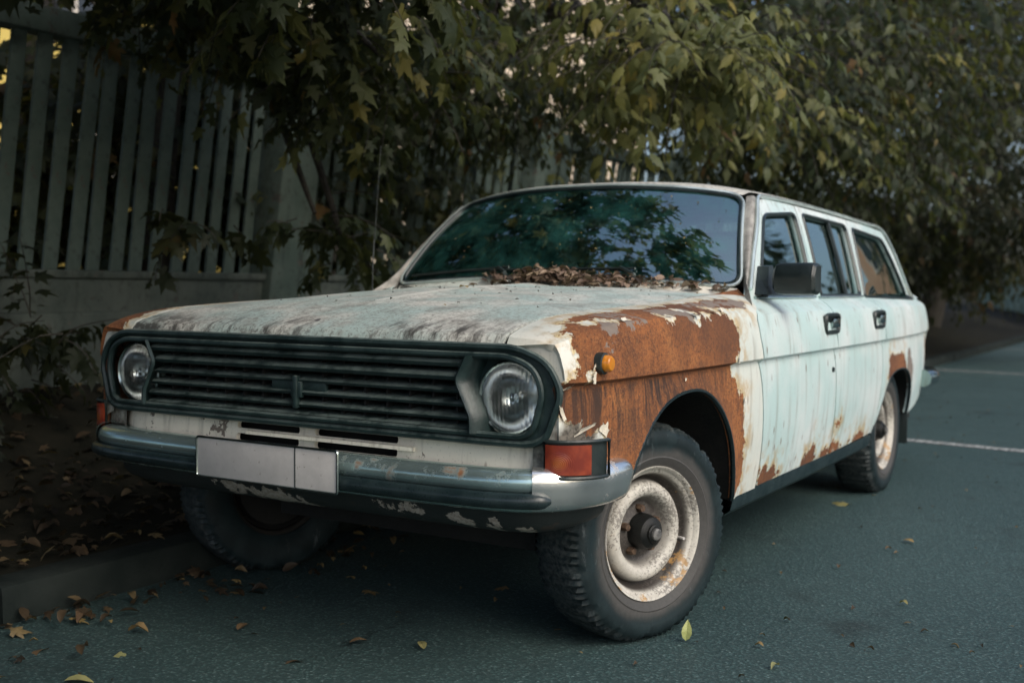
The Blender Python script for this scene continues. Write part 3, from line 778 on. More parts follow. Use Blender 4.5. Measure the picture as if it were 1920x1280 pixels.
# windscreen ------------------------------------------------------------
def Bc(a): return np.array([.745*a, .705+.080*a*a, 1.058-.030*a*a])
def Tc(a): return np.array([.632*a, .985+.125*abs(a)**2.2, 1.412-.046*abs(a)**2.4])
def Wm(a, b, off=0.0):
    p = Bc(a)*(1-b)+Tc(a)*b
    bow = .022*4*b*(1-b)
    p = p+np.array([0, -.72, .70])*(bow+off)
    return p
WSP = rounded([(-.72, .0), (.72, .0), (.72, .52), (-.72, .52)], [.06, .06, .075, .075], 7)
wmap = lambda u, v, off=0.0: tuple(Wm(u/.72, v/.52, off))
ws = panel('windscreen', WSP, wmap, M_glass, car, grid=.05, bstep=.02, skirt=0)
wloop = resample(WSP, .018)
def grow(L, d):
    c = np.array([0, .26]); out = []
    for a, b in L:
        qx = max(abs(a)-.60, 0)/.12; qy = (b-.26)/.26
        out.append((a+d*np.sign(a)*min(qx*1.2, 1), b+d*np.sign(qy)*min(abs(qy)**3*1.0, 1)))
    return out
MB().tube([wmap(a, b, .004) for a, b in wloop], .0075, 6, True, up=(0, -1, 1)).make('rubber_seal', M_rubber, ws)
MB().tube([wmap(a, b, .008) for a, b in grow(wloop, .011)], .0065, 8, True, up=(0, -1, 1)).make('bright_trim', M_trim, ws)
# roof ---------------------------------------------------------------
roofc = pchip([(.97, 1.418), (1.05, 1.433), (1.2, 1.452), (1.5, 1.474), (2.0, 1.485), (2.6, 1.478), (3.1, 1.452), (3.28, 1.428), (3.34, 1.405)])
redge = lambda y: (Xc(y)+px(1.372)+.004, 1.378-.008*max(0, (y-1.2))*.8-.004*max(0, y-2.2))
g = []
NV = 40; NU = 36
for j in range(NV+1):
    v = j/NV; row = []
    for i in range(NU+1):
        a = -1+2*i/NU; a = math.copysign(1-(1-abs(a))**1.5, a)
        t = Tc(a); y0 = t[1]+.004+.018*(1-abs(a)**4); y1 = 3.34-.07*a*a
        y = y0+(y1-y0)*v**1.15
        ex, ez = redge(y)
        if v == 0: p = t+np.array([0, .002, .009])
        else:
            zc = roofc(y); z = ez+(zc-ez)*(1-abs(a)**2.6); p = np.array([a*ex, y, z])
            fr = max(0, 1-v/.08)
            q = t+np.array([0, .004+(y-y0), .016+(y-y0)*.30]); p = p*(1-fr)+q*fr
        row.append(tuple(p))
    g.append(row)
roof = MB().grid(g).make('roof', M_roof, car, 50)
# front pillars: skin between windscreen trim and door frame
for sx in (1, -1):
    A = [np.array(wmap(sx*.735, b, .0)) for b in np.linspace(-.012, .535, 16)]
    dd = spline([(.62, .955), (.69, .985), (.78, 1.04), (.90, 1.152), (1.022, 1.255), (1.095, 1.322), (1.15, 1.362)], 5)
    Bq = [np.array(S(y, z, -.004))*np.array([sx, 1, 1]) for y, z in dd]
    Bi = [Bq[int(round(k*(len(Bq)-1)/15))] for k in range(16)]
    g = []
    for p, q in zip(A, Bi):
        g.append([tuple(p+(q-p)*s+np.array([sx*.012, -.012, .006])*math.sin(math.pi*s)) for s in np.linspace(0, 1, 6)])
    MB().grid(g).make('front_pillar', M_pillar, car, 60)
# cowl between hood and windscreen
g = []
for a in np.linspace(-1, 1, 41):
    h = np.array(hoodp(a, rear_y(a)))-np.array([0, 0, .004]); b = Bc(a)+np.array([0, -.012, -.008])
    if abs(a) > .97: h = h+np.array([0, 0, 0])
    g.append([tuple(h+(b-h)*s-np.array([0, 0, .012])*math.sin(math.pi*s)) for s in np.linspace(0, 1, 6)])
for sx in (1, -1):
    pass
cowl = MB().grid(g).make('cowl_panel', M_fend, car, 60, {'rust': np.full(41*6, -.2), 'prim_glint': np.full(41*6, -.2), 'soil': np.tile(np.linspace(.1, .35, 6), 41)})
# cowl corners over the fenders, rusted on the near side
for sx in (1, -1):
    g = []
    c0 = [np.array(hoodp(1, y))*np.array([sx, 1, 1]) for y in (.45, .55, .66)]+[Bc(1)*np.array([sx, 1, 1])+np.array([0, -.012, -.01])]
    c1 = [np.array(fender(y, t))*np.array([sx, 1, 1])-np.array([0, 0, .003]) for y, t in ((.55, FT-.01), (.64, 1.03), (.69, .985), (.745, .955))]
    c1[-1] = np.array(S(.735, .986, -.006))*np.array([sx, 1, 1])
    for p, q in zip(c0, c1):
        g.append([tuple(p+(q-p)*s) for s in np.linspace(0, 1, 5)])
    MB().grid(g).make('cowl_corner', M_fend, car, 60, {'rust': np.full(20, .03 if sx > 0 else -.2), 'prim_glint': np.full(20, -.2), 'soil': np.full(20, .1)})
# tail: gate, rear window, lamps, bumper --------------------------------
rb = [(3.27, 1.333), (3.40, 1.24), (3.55, 1.09), (3.66, .965), (3.74, .94), (3.79, .89), (3.815, .82), (3.815, .77), (3.79, .65), (3.75, .54), (3.71, .42)]
def rear_row(y, z, n=13): 
    x = S(y, z)[0]-.004
    return [(x*a, y+.05*(1-a*a), z+.012*(1-a*a)) for a in np.linspace(-1, 1, n)]
z0 = np.full(4*13, -.3)
rows = [rear_row(*p) for p in [(3.66, .965), (3.74, .94), (3.79, .89), (3.815, .80), (3.80, .70), (3.77, .60), (3.74, .52), (3.71, .42)]]
nz = len(rows)*13
gate = MB().grid(rows).make('tailgate', M_side, car, 50, {'rust': np.full(nz, -.3), 'prim_glint': np.full(nz, -.3), 'soil': np.full(nz, 0.)})
rows = [rear_row(*p) for p in [(3.29, 1.33), (3.40, 1.24), (3.55, 1.09), (3.655, .968)]]
MB().grid([[r[i] for i in range(1, 12)] for r in rows]).make('rear_window', M_sglass, car, 60)
MB().grid([rear_row(3.275, 1.345), rear_row(3.29, 1.33), rear_row(3.31, 1.312)]).make('tailgate_header', M_roof, car)
for sx in (1, -1):
    MB().grid([[(sx*abs(p[0]), p[1]+.004, p[2]) for p in r[-2:]] for r in rows]).make('rear_pillar', M_roof, car)
    t = MB(); t.box((sx*.715, 3.80, .70), (.10, .06, .18), bev=.015); t.make('tail_lamp', M_red, car)
bp_ = [(-.80, 3.62), (-.815, 3.74), (-.79, 3.86), (-.70, 3.93), (0, 3.96), (.70, 3.93), (.79, 3.86), (.815, 3.74), (.80, 3.62)]
bp_ = spline(bp_, 5)
MB().tube([(a, b, .52) for a, b in bp_], .05, 10, flat=1.0).make('rear_bumper', M_dtrim, car, attrs=None)
# ------------------------------------------------------------------ front end
FY = -.655
FRAME = [(-.835, .765), (-.80, .838), (-.715, .872), (.715, .872), (.80, .838), (.835, .765), (.795, .652), (.755, .636), (-.755, .636), (-.795, .652)]
fr_out = rounded(FRAME, [.03, .04, .04, .04, .04, .03, .02, .02, .02, .02], 4)
FIN = [(-.79, .765), (-.765, .825), (-.70, .850), (.70, .850), (.765, .825), (.79, .765), (.765, .672), (.735, .655), (-.735, .655), (-.765, .672)]
fr_in = rounded(FIN, .03, 4)
def fplan(x): return FY+.022*max(0, (abs(x)-.55)/.28)**2.2
def frame_map(off): return lambda x, z: (x, fplan(x)+off, z)
grille = panel('radiator_grille', fr_out, frame_map(-.014), M_grille, car, holes=[fr_in], grid=.05, bstep=.015, skirt=0)
# frame rolls: outer lip and inner lip
for L, r, of, mt, nm in ((fr_out, .0095, -.020, M_grille, 'frame_edge'), (fr_in, .008, -.026, M_grille, 'frame_bead')):
    MB().tube([(x, fplan(x)+of, z) for x, z in resample(L, .015)], r, 7, True, up=(0, 1, 0)).make(nm, mt, grille)
sk = resample(fr_out, .02); g = []
for x, z in sk+[sk[0]]:
    g.append([(x, fplan(x)-.024, z), (x*1.006, fplan(x)+.012, z*1.0), (x*1.01, fplan(x)+.03, z)])
MB().grid(g).make('frame_side', M_grille, grille)
# dark box behind the slats
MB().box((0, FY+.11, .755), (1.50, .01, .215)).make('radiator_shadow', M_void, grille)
# slats: each a bar with a sloping top and a rounded nose
div = lambda z: .555+.045*min(1, abs(z-.785)/.09)
slz = [(.827, .0, .0115), (.793, .0, .0115), (.757, .012, .009), (.723, .012, .009), (.689, .012, .009), (.662, .010, .008)]
for z, back, r in slz:
    xe = div(z)+.004; prof = [(.055, .016), (.020, .012), (.004, .008), (-.003, .001), (-.001, -.006), (.008, -.0105), (.030, -.010), (.055, -.006)]
    g = []
    for x in np.linspace(-xe, xe, 21):
        g.append([(x, FY-.022+back+o, z+zz*r/.0115) for o, zz in prof])
    MB().grid(g).make('slat', M_grille, grille, 50)
for i in range(-7, 8):
    if i == 0: continue
    MB().box((i*.075, FY+.03, .752), (.006, .04, .19)).make('grille_rib', M_void, grille)
# blank emblem bar in the middle: post with two stub wings
e = MB(); e.box((0, FY-.014, .724), (.016, .020, .092), bev=.005); e.box((0, FY-.010, .730), (.040, .016, .045), bev=.005)
for s in (-1, 1): e.box((s*.058, FY+.0, .740), (.085, .014, .032), bev=.004)
e.make('emblem', M_grille, grille)
# headlamp pods
for sx in (1, -1):
    HX, HZ, HY = sx*.683, .745, FY+.020
    dv = [(div(z), z) for z in np.linspace(.850, .655, 14)]
    inner_edge = [(sx*x, z) for x, z in dv]
    pod = inner_edge+[(sx*.735, .655), (sx*.768, .672), (sx*.79, .765), (sx*.765, .825), (sx*.70, .850)]
    hole = ell(HX, HZ, .093, .093, 40)
    pd = panel('headlamp_surround', pod, lambda x, z: (x, FY+.030, z), M_grille, car, holes=[hole], grid=.03, bstep=.012, skirt=0)
    g = []
    for x, z in dv:
        g.append([(sx*(x-.010), FY-.036, z), (sx*(x-.002), FY-.042, z), (sx*(x+.012), FY-.034, z), (sx*(x+.026), FY+.031, z)])
    MB().grid(g).make('surround_edge', M_grille, pd, 60)
    # headlamp: bowl, ring, ribbed lens
    hl = empty('headlamp', (HX, HY, HZ), car)
    bowl = MB(); bowl.lathe([(.089, .0), (.080, .025), (.062, .050), (.035, .068), (.012, .074), (.0005, .074)], 40, 'y'); bowl.make('reflector', M_refl, hl)
    bb = MB(); bb.lathe([(.0005, .03), (.010, .032), (.011, .045), (.008, .07)], 16, 'y'); bb.make('bulb', M_refl, hl)
    ln = MB(); pr = [(.0865*math.sin(t), -.022*math.cos(t)-.002) for t in np.linspace(0.02, math.pi/2, 12)]
    ln.lathe(pr, 48, 'y'); ln.lathe([(r_, a_+.004) for r_, a_ in pr][::-1], 48, 'y'); ln.make('lens', M_lens, hl, 80)
    rg = MB(); rg.lathe([(.085, .004), (.086, -.006), (.090, -.010), (.095, -.006), (.096, .010), (.094, .02)], 48, 'y'); rg.make('bezel', M_dtrim, hl)
for sx in (1, -1):      # turned-in nose of each fender, meeting the grille frame
    sec = [fender(-.655, t) for t in np.linspace(.60, FT, 26)]
    outl = [(x-.003, z) for x, y, z in sec]
    inn = [(.70, .862), (.745, .853), (.788, .830), (.812, .800), (.824, .765), (.812, .715), (.796, .670), (.785, .62)]
    nose = outl+inn
    panel('fender_nose', nose, lambda x, z: (x, -.652, z), M_fend, fend_l if sx > 0 else fend_r, grid=.02, bstep=.012, skirt=0, mirror=sx < 0,
          attrs={'rust': lambda p: np.where(p[:, 1] > .86, -.05, -.3), 'prim_glint': lambda p: np.full(len(p), -.3), 'soil': lambda p: np.where(p[:, 1] < .74, .62, .30)})
# valance with slots
val_poly = rounded([(-.775, .640), (.775, .640), (.78, .55), (-.78, .55)], .01, 2)
slots = []
for (a, b) in ((-.255, -.012), (.045, .335)):
    for (c, d) in ((.603, .622), (.568, .588)):
        slots.append(rounded([(a, c), (b, c), (b, d), (a, d)], .008, 3))
VALR = [ell(-.36, .60, .05, .04), ell(-.31, .585, .03, .05), ell(.36, .597, .05, .012), ell(-.62, .60, .02, .04), ell(.42, .552, .05, .012), ell(-.15, .628, .06, .006)]
vl = panel('front_valance', val_poly, lambda x, z: (x, FY+.012+.05*max(0, (abs(x)-.6)/.2)**2+(.60-z)*-.12, z), M_cream, car, holes=slots, grid=.03, bstep=.014, skirt=.015,
           attrs={'rust': lambda p: np.full(len(p), -.3), 'prim_glint': lambda p: sdfield(VALR)(p)-.012, 'soil': lambda p: np.clip((abs(p[:, 0])-.70)*8, -.2, .9)})
MB().box((0, FY+.075, .60), (1.4, .01, .10)).make('valance_shadow', M_void, vl)
for i, sl_ in enumerate((.596,)):
    MB().box((.10, FY-.004, .5955), (.60, .012, .010)).make('valance_bar', M_cream, vl, attrs={'rust': np.full(8, -.3), 'prim_glint': np.full(8, -.3), 'soil': np.full(8, .1)})
# corner filler below the headlamps carrying the indicators
for sx in (1, -1):
    g = []
    for z in np.linspace(.645, .53, 9):
        row = []
        for s in np.linspace(0, 1, 10):
            x = .745+(fender(-.64, min(z, .7))[0]-.745)*s
            row.append((sx*x, FY+.02+.012*s*s+(.60-z)*-.06*(1-s), z))
        g.append(row)
    MB().grid(g).make('corner_panel', M_fend, car, 50, {'rust': np.full(90, -.3), 'prim_glint': np.full(90, -.3), 'soil': np.full(90, .62)})
    # indicator: wrap-round lens in a dark frame
    pth = [(.800, FY-.010), (.826, FY-.010), (.852, FY+.002), (.876, FY+.024), (.898, FY+.060), (.906, FY+.105)]
    def strip(z0, z1, off, n=6):
        P = spline(pth, 5); G_ = []
        for i, (x, y) in enumerate(P):
            a = np.array(P[max(i-1, 0)]); b = np.array(P[min(i+1, len(P)-1)]); t = b-a; t /= np.linalg.norm(t); nn = np.array([t[1], -t[0]])
            if nn[1] > 0 and i < 4: nn = -nn
            q = np.array([x, y])+nn*off
            G_.append([(sx*q[0], q[1], z) for z in np.linspace(z0, z1, n)])
        return G_
    fr_ = MB(); g0 = strip(.562, .650, .0); fr_.grid(g0)
    fr_.grid([[r[-1], (r[-1][0]-sx*.03, r[-1][1]+.03, r[-1][2]-.004)] for r in g0]); fr_.grid([[r[0], (r[0][0]-sx*.03, r[0][1]+.03, r[0][2]+.004)] for r in g0])
    rim_ = [r[0] for r in strip(.562, .65, .006)]+[r[-1] for r in strip(.562, .65, .006)][::-1]
    fr_.tube(rim_, .005, 6, True, up=(0, 0, 1))
    ind = fr_.make('indicator', M_black, car)
    P = strip(.570, .642, .009)[1:-7]; lens_ = MB(); lens_.grid(P)
    bk = strip(.570, .642, .001)[1:-7]
    for A_, B_ in ((0, 0), (-1, -1)):
        lens_.grid([[r[A_], q[A_]] for r, q in zip(P, bk)])
    lens_.grid([P[0], bk[0]]); lens_.grid([P[-1], bk[-1]])
    lens_.make('indicator_lens', M_red, ind, 50)
    # side marker lamp on the fender
    yc, zc = -.526, .833; xx = fender(yc, .835)[0]
    mk = MB(); mk.lathe([(.028, -.012), (.027, .012), (.022, .014)], 22, 'x'); mk.V = [(sx*(a+xx), b+yc, c+zc) for a, b, c in mk.V]
    mko = mk.make('marker_lamp', M_black, fend_l if sx > 0 else fend_r)
    mk = MB(); mk.lathe([(.022, .004), (.0205, .026), (.016, .031), (.0005, .033)], 22, 'x'); mk.V = [(sx*(a+xx), b+yc, c+zc) for a, b, c in mk.V]
    if sx > 0: mk.make('marker_lens', M_amber, fend_l)
    else: mk.make('marker_lens', M_amber, fend_r)
# bumper -----------------------------------------------------------------
BP = [(0, -.765), (.35, -.762), (.58, -.753), (.70, -.738), (.785, -.705), (.848, -.645), (.882, -.56), (.898, -.48), (.896, -.40), (.890, -.372)]
BPs = spline(BP, 6)
def path_frames(P):
    out = []
    for i, p in enumerate(P):
        a = np.array(P[max(i-1, 0)]); b = np.array(P[min(i+1, len(P)-1)]); t = (b-a)/np.linalg.norm(b-a)
        out.append((np.array(p), np.array([t[1], -t[0]])))
    return out
BF = path_frames(BPs)
def bumper_piece(name, i0, i1, prof, mat, sx, taper=False, attr=None, close=False):
    g = []; N = i1-i0
    for k in range(i0, i1+1):
        p, n = BF[k]; s = 0
        if taper:
            s = max(0, (k-(len(BF)-9))/8); 
        row = []
        for o, z in prof:
            zz = z+( .530-z)*(s**1.6)*.75; oo = o*(1-.5*s)-.012*s*s
            q = p+n*oo; row.append((sx*q[0], q[1], zz))
        g.append(row)
    m = MB().grid(g)
    if close: m.add(g[-1], [tuple(range(len(g[-1])))])
    A = None
    if attr: A = {'rust': attr(np.array(m.V))}
    else: A = {'rust': np.full(len(m.V), -.3)}
    return m.make(name, mat, bump_o, 50, A)
bump_o = empty('front_bumper', (0, 0, 0), car)
pr_c = [(-.10, .570), (-.03, .580), (-.010, .576), (.002, .565), (.007, .548), (.003, .532), (-.004, .527), (-.006, .490), (-.014, .480), (-.035, .472), (-.08, .470)]
pr_e = [(-.10, .574), (-.03, .586), (-.008, .583), (.006, .571), (.012, .552), (.009, .535), (.004, .515), (.0, .497), (-.010, .482), (-.035, .472), (-.08, .470)]
iS = next(i for i, (p, n) in enumerate(BF) if p[0] > .775)
rustspots = lambda V: np.max([ .034-np.linalg.norm((V-np.array(c_))*np.array([1, 1, 1.2]), axis=1) for c_ in ((.875, -.58, .575), (.885, -.54, .57), (.888, -.50, .565), (.42, -.765, .555), (.31, -.765, .565), (.36, -.76, .58), (.60, -.757, .575))], axis=0)*1.0-.012
for sx in (1, -1):
    bumper_piece('bumper_bar', 0, iS, pr_c, M_bumper, sx, attr=rustspots)
    bumper_piece('bumper_cap', iS, len(BF)-1, pr_e, M_chrome if sx > 0 else M_bumper, sx, True, attr=rustspots, close=True)
    j = iS+3
    P = [(sx*(p+n*.006)[0], (p+n*.006)[1], .5085) for p, n in BF[:j+1]]
    rr = [.021]*(len(P)-2)+[.018, .008]
    MB().tube(P, rr, 10, flat=.95).make('rubber_strip', M_rubber, bump_o)
ap = []
FLK = [ell(-.20, .435, .05, .026, rot=-.3), ell(-.06, .43, .08, .026, rot=-.1), ell(.03, .42, .05, .02, rot=-.2), ell(.40, .445, .06, .018), ell(.56, .43, .05, .014, rot=-.2), ell(.66, .43, .035, .018, rot=.3), ell(.27, .455, .03, .012), ell(.72, .415, .03, .01), ell(-.28, .455, .02, .012)]
apf = sdfield(FLK)
for sx in (1, -1):
    g = []; Q = []
    for k in range(0, len(BF)-2, 1):
        p, n = BF[k]; row = []
        for o, z in ((-.060, .478), (-.066, .458), (-.074, .438), (-.090, .420), (-.125, .405), (-.18, .400)):
            q = p+n*o; row.append((sx*q[0], q[1], z)); Q.append((sx*q[0], z))
        g.append(row)
    MB().grid(g).make('front_apron', M_apron, car, 50, {'rust': apf(np.array(Q))-.003})
# number plate, blank ------------------------------------------------------
npl = MB(); npl.box((.006, -.799, .540), (.512, .004, .110), bev=.0015)
plate = npl.make('number_plate', M_plate, car)
lp = [(x, -.8015, z) for x, z in rounded([(-.250, .485), (.262, .485), (.262, .595), (-.250, .595)], .008, 3)]
MB().tube(lp, .0035, 6, True, up=(0, 1, 0)).make('plate_rim', M_dtrim, plate)
MB().tube([(.116, -.8008, .487), (.116, -.8008, .593)], .0022, 6).make('plate_divider', M_black, plate)
for x in (-.2, .2): MB().box((x, -.785, .545), (.03, .024, .03)).make('plate_bracket', M_black, plate)

# ------------------------------------------------------------------ wheels
def make_wheel(name, loc, rz, sx, label=None):
    """local x = outward axle"""
    wl = empty(name, loc, car, rz if sx > 0 else rz+math.pi)
    TR = .322; NS = 180
    prof = [(.186, -.075), (.205, -.088), (.245, -.098), (.285, -.097), (.300, -.092), (.310, -.084), (.317, -.070), (.321, -.045), (.322, -.015), (.322, .015), (.321, .045), (.317, .070), (.310, .084), (.300, .092), (.285, .097), (.262, .0985), (.258, .0965), (.245, .098), (.226, .095), (.222, .097), (.214, .093), (.205, .088), (.186, .075)]
    V = []; F = []
    for i, (r, a) in enumerate(prof):
        for j in range(NS):
            th = 2*math.pi*j/NS; rr = r; aa = a
            if 4 <= i <= 13:
                lug = j % 2 if (j % 12) else 1
                if i in (4, 13): rr -= .005*lug; aa -= .003*lug*np.sign(a)
                elif i in (5, 12): rr -= .010*lug; aa -= .004*lug*np.sign(a)
                elif i in (6, 11): rr -= .010*lug
                elif i in (7, 10): rr -= .006*((j//2) % 2)
                else: rr -= .004*(j % 3 == 0)
            y = rr*math.cos(th); z = rr*math.sin(th)
            zb = -loc[2]+.001
            if z < zb+.012: # flattened contact patch
                pen = (zb+.012)-z; z = max(zb+.012-pen*.35, zb); aa += np.sign(a)*pen*.5*(1 if abs(a) > .06 else 0)
            V.append((aa, y, z))
    n = len(prof)
    F = [(i*NS+j, i*NS+(j+1) % NS, (i+1)*NS+(j+1) % NS, (i+1)*NS+j) for i in range(n-1) for j in range(NS)]
    build('tyre', V, F, M_tyre, wl, 34)
    rim = MB()
    brl = MB(); brl.lathe([(.186, -.07), (.174, -.06), (.169, .02), (.174, .045)], 48, 'x'); brl.make('rim_barrel', M_liner, wl)
    rim.lathe([(.174, .045), (.180, .066), (.186, .076), (.1915, .086), (.1955, .0875), (.1965, .083), (.1945, .079), (.1905, .080), (.186, .073), (.178, .070), (.172, .060), (.166, .044), (.160, .026), (.154, .023), (.149, .034), (.144, .048), (.135, .0585), (.124, .062), (.112, .058), (.103, .046), (.096, .030), (.089, .020), (.075, .020), (.060, .027), (.046, .030), (.044, .020)], 72, 'x')
    ro = rim.make('rim', M_rim, wl, 60)
    hb = MB(); hb.lathe([(.052, .02), (.053, .036), (.051, .056), (.045, .076), (.036, .083), (.027, .085), (.0265, .090), (.022, .093), (.0005, .094)], 28, 'x'); hb.make('hub_cap', M_hub, wl, 30)
    cp = MB(); cp.lathe([(.018, .0925), (.017, .100), (.012, .103), (.0005, .104)], 20, 'x'); cp.make('grease_cap', simple_cap, wl, 40)
    dm = MB(); dm.lathe([(.168, -.05), (.150, -.02), (.150, -.055), (.06, -.06), (.0005, -.06)], 30, 'x'); dm.make('brake_drum', M_void, wl)
    for k in range(5):
        a = 2*math.pi*k/5+.35
        nb = MB(); nb.lathe([(.0125, .020), (.0125, .038), (.010, .044), (.0005, .045)], 6, 'x', (0, .066*math.cos(a), .066*math.sin(a))); nb.make('wheel_nut', M_nut, wl, 20)
    a = -.25
    vv = MB(); vv.tube([(.040, .160*math.cos(a), .160*math.sin(a)), (.066, .156*math.cos(a), .156*math.sin(a))], .0045, 8); vv.make('valve_stem', M_plate, wl)
    if label: tag(wl, label)
    return wl
simple_cap = simple('hub_cap_grey', (.06, .06, .058), (.20, .20, .19), .5, .3, 60, .4)
make_wheel('wheel', (.725, -.015, .310), R(-19), 1, 'front wheel turned towards the kerb, cream steel rim with bare hub')
make_wheel('wheel', (-.725, -.015, .310), R(-19), -1)
make_wheel('wheel', (.700, 2.80, .310), 0, 1)
make_wheel('wheel', (-.700, 2.80, .310), 0, -1)
# ------------------------------------------------------------------ underbody and cabin
ub = MB()
ub.box((0, 1.6, .32), (1.0, 3.6, .14)); ub.box((0, 1.42, .315), (1.52, 1.6, .10)); ub.box((0, 3.45, .40), (1.45, .4, .22))
ub.make('floor_pan', M_void, car)
MB().box((0, .20, .60), (.94, .9, .30)).make('engine_bay', M_void, car)
MB().box((0, .70, .72), (1.5, .03, .48)).make('bulkhead', M_void, car)
for y in (0, 2.8):
    MB().tube([(-.66, y, .30), (.66, y, .30)], .04, 8).make('axle', M_void, car)
for sx in (1, -1):
    MB().box((sx*.70, 3.26, .30), (.20, .012, .22), bev=.004).make('mud_flap', M_black, car)
cab = MB()
g = []
for x in np.linspace(-.72, .72, 13):
    g.append([(x, .735, 1.015), (x, .80, 1.03+.02*math.exp(-((x-.37)/.2)**2)), (x, .93, 1.02+.045*math.exp(-((x-.37)/.17)**2)), (x, 1.0, .985), (x, 1.01, .80)])
MB().grid(g).make('dashboard', M_seat, car, 60)
st = MB(); cw = Vector((.37, 1.10, .985)); rot = Matrix.Rotation(R(-62), 3, 'X')
st.tube([tuple(cw+rot@Vector((.205*math.cos(t), .205*math.sin(t), 0))) for t in np.linspace(0, 2*math.pi, 40, endpoint=False)], .012, 8, True, up=(0, .5, 1))
for t in (0, math.pi, -math.pi/2):
    st.tube([tuple(cw), tuple(cw+rot@Vector((.2*math.cos(t), .2*math.sin(t), 0)))], .011, 6)
st.tube([tuple(cw), tuple(cw+rot@Vector((0, 0, -.3)))], .025, 8)
st.make('steering_wheel', M_black, car)
def seat(x, y, wdt, hgt):
    s = MB(); s.box((x, y, .52), (wdt, .52, .18), bev=.05)
    s.box((x, y+.30, .52+hgt/2), (wdt, .15, hgt), Matrix.Rotation(R(-14), 3, 'X'), bev=.05)
    return s
seat(.37, 1.38, .56, .62).make('front_seat', M_seat, car); seat(-.37, 1.38, .56, .62).make('front_seat', M_seat, car)
seat(0, 2.18, 1.30, .55).make('rear_seat', M_seat, car)
mi = MB(); mi.box((0, .99, 1.335), (.20, .03, .055), bev=.012); mi.tube([(0, .99, 1.345), (0, 1.0, 1.40)], .006, 6); mi.make('rear_view_mirror', M_black, car)
# wing mirror --------------------------------------------------------------
mb = MB()
bs = [S(y, z, .0) for y, z in ((.80, 1.0), (.93, 1.0), (.955, 1.05), (.95, 1.105), (.905, 1.10))]
b0 = [(x-.002, y, z) for x, y, z in bs]; b1 = [(x+.045, y-.004+.01*(y < .9), z) for x, y, z in bs]
mb.add(b0+b1, [(0, 1, 2, 3, 4), (9, 8, 7, 6, 5)]+[(i, (i+1) % 5, 5+(i+1) % 5, 5+i) for i in range(5)])
mbo = mb.make('wing_mirror', M_black, car, 30)
hs = MB(); x0, x1 = .852, 1.01
def mrow(x, sc_, yo): 
    q = rounded([(-.052, -.052), (.030, -.058), (.030, .058), (-.040, .055), (-.062, .012)], .012, 3)
    return [(x, .86+yo+a*sc_, 1.055+b*sc_) for a, b in q]
rows = [mrow(x0, .62, 0), mrow(x0+.012, .90, 0), mrow(x0+.03, 1.0, 0), mrow(x1-.03, 1.0, -.012), mrow(x1-.010, .95, -.014), mrow(x1, .80, -.014)]
rows = [r+[r[0]] for r in rows]
hs.grid(rows); n = len(rows[0])-1
hs.add(rows[-1][:-1], [tuple(range(n))]); hs.add(rows[0][:-1], [tuple(range(n))])
hs.make('mirror_housing', M_black, mbo, 32)
# wipers, aerial ------------------------------------------------------------
for (xa, xb, xs) in ((-.22, -.70, -.16), (.32, -.26, .38)):
    wp = MB(); base = Bc(xs/.745)+np.array([0, -.035, -.004])
    mid = np.array(wmap(xa/.745*.72*.98, .035, .02)); end = np.array(wmap(xb/.745*.72*.98, .028, .012))
    wp.tube([tuple(base), tuple(base+np.array([0, 0, .02])), tuple(mid)], [.012, .010, .006], 6)
    wp.tube([tuple(np.array(wmap((xa+.05)/.745*.72, .04, .012))), tuple((mid+end)/2), tuple(end)], .0055, 6)
    wp.make('wiper', M_black, car)
an = MB(); an.tube([(-.80, .66, .96), (-.80, .665, 1.10), (-.795, .71, 1.60)], [.003, .0018, .0009], 6); an.tube([(-.80, .664, 1.09), (-.799, .672, 1.21)], .0032, 6)
an.make('aerial', M_black, car)
# loose paint flakes on the rusted fender ------------------------------------
def flake(y, t, w_, h_, rot, curl, name='paint_flake'):
    base = np.array(fender(y, t)); dy = np.array(fender(y+.01, t))-base; dt = np.array(fender(y, t+.01))-base
    dy /= np.linalg.norm(dy); dt /= np.linalg.norm(dt); n = np.cross(dt, dy); n = n if n[0] > 0 else -n
    P = []; nn = 9
    for i in range(nn):
        for j in range(4):
            a = (i/(nn-1)-.5)*w_; b = (j/3)*h_*(.6+.4*rnd.random())*(1-.6*abs(i/(nn-1)-.5))
            a2 = a*math.cos(rot)-b*math.sin(rot); b2 = a*math.sin(rot)+b*math.cos(rot)
            P.append(tuple(base+dy*a2+dt*b2+n*(.003+curl*(j/3)**2+.002*rnd.random())))
    F = [(i*4+j, i*4+j+1, (i+1)*4+j+1, (i+1)*4+j) for i in range(nn-1) for j in range(3)]
    build(name, P, F, M_flake, fend_l, 60)
for a in [(-.575, .668, .085, .018, .25, .008), (-.50, .655, .04, .035, -.5, .004), (-.553, .800, .03, .025, 1.4, .004), (-.10, .950, .03, .02, 2.9, .005), (.07, .945, .03, .028, 2.7, .006), (.22, .955, .04, .02, 3.0, .006), (.31, .95, .03, .02, .3, .005), (-.635, .775, .022, .025, .4, .005), (.365, .795, .02, .02, 1.2, .004), (.46, .66, .02, .02, 1.3, .004), (-.02, .755, .014, .010, .2, .003), (-.64, .70, .010, .05, .5, .004), (-.555, .83, .02, .015, .9, .005), (-.36, .945, .03, .015, .2, .004)]:
    flake(*a)
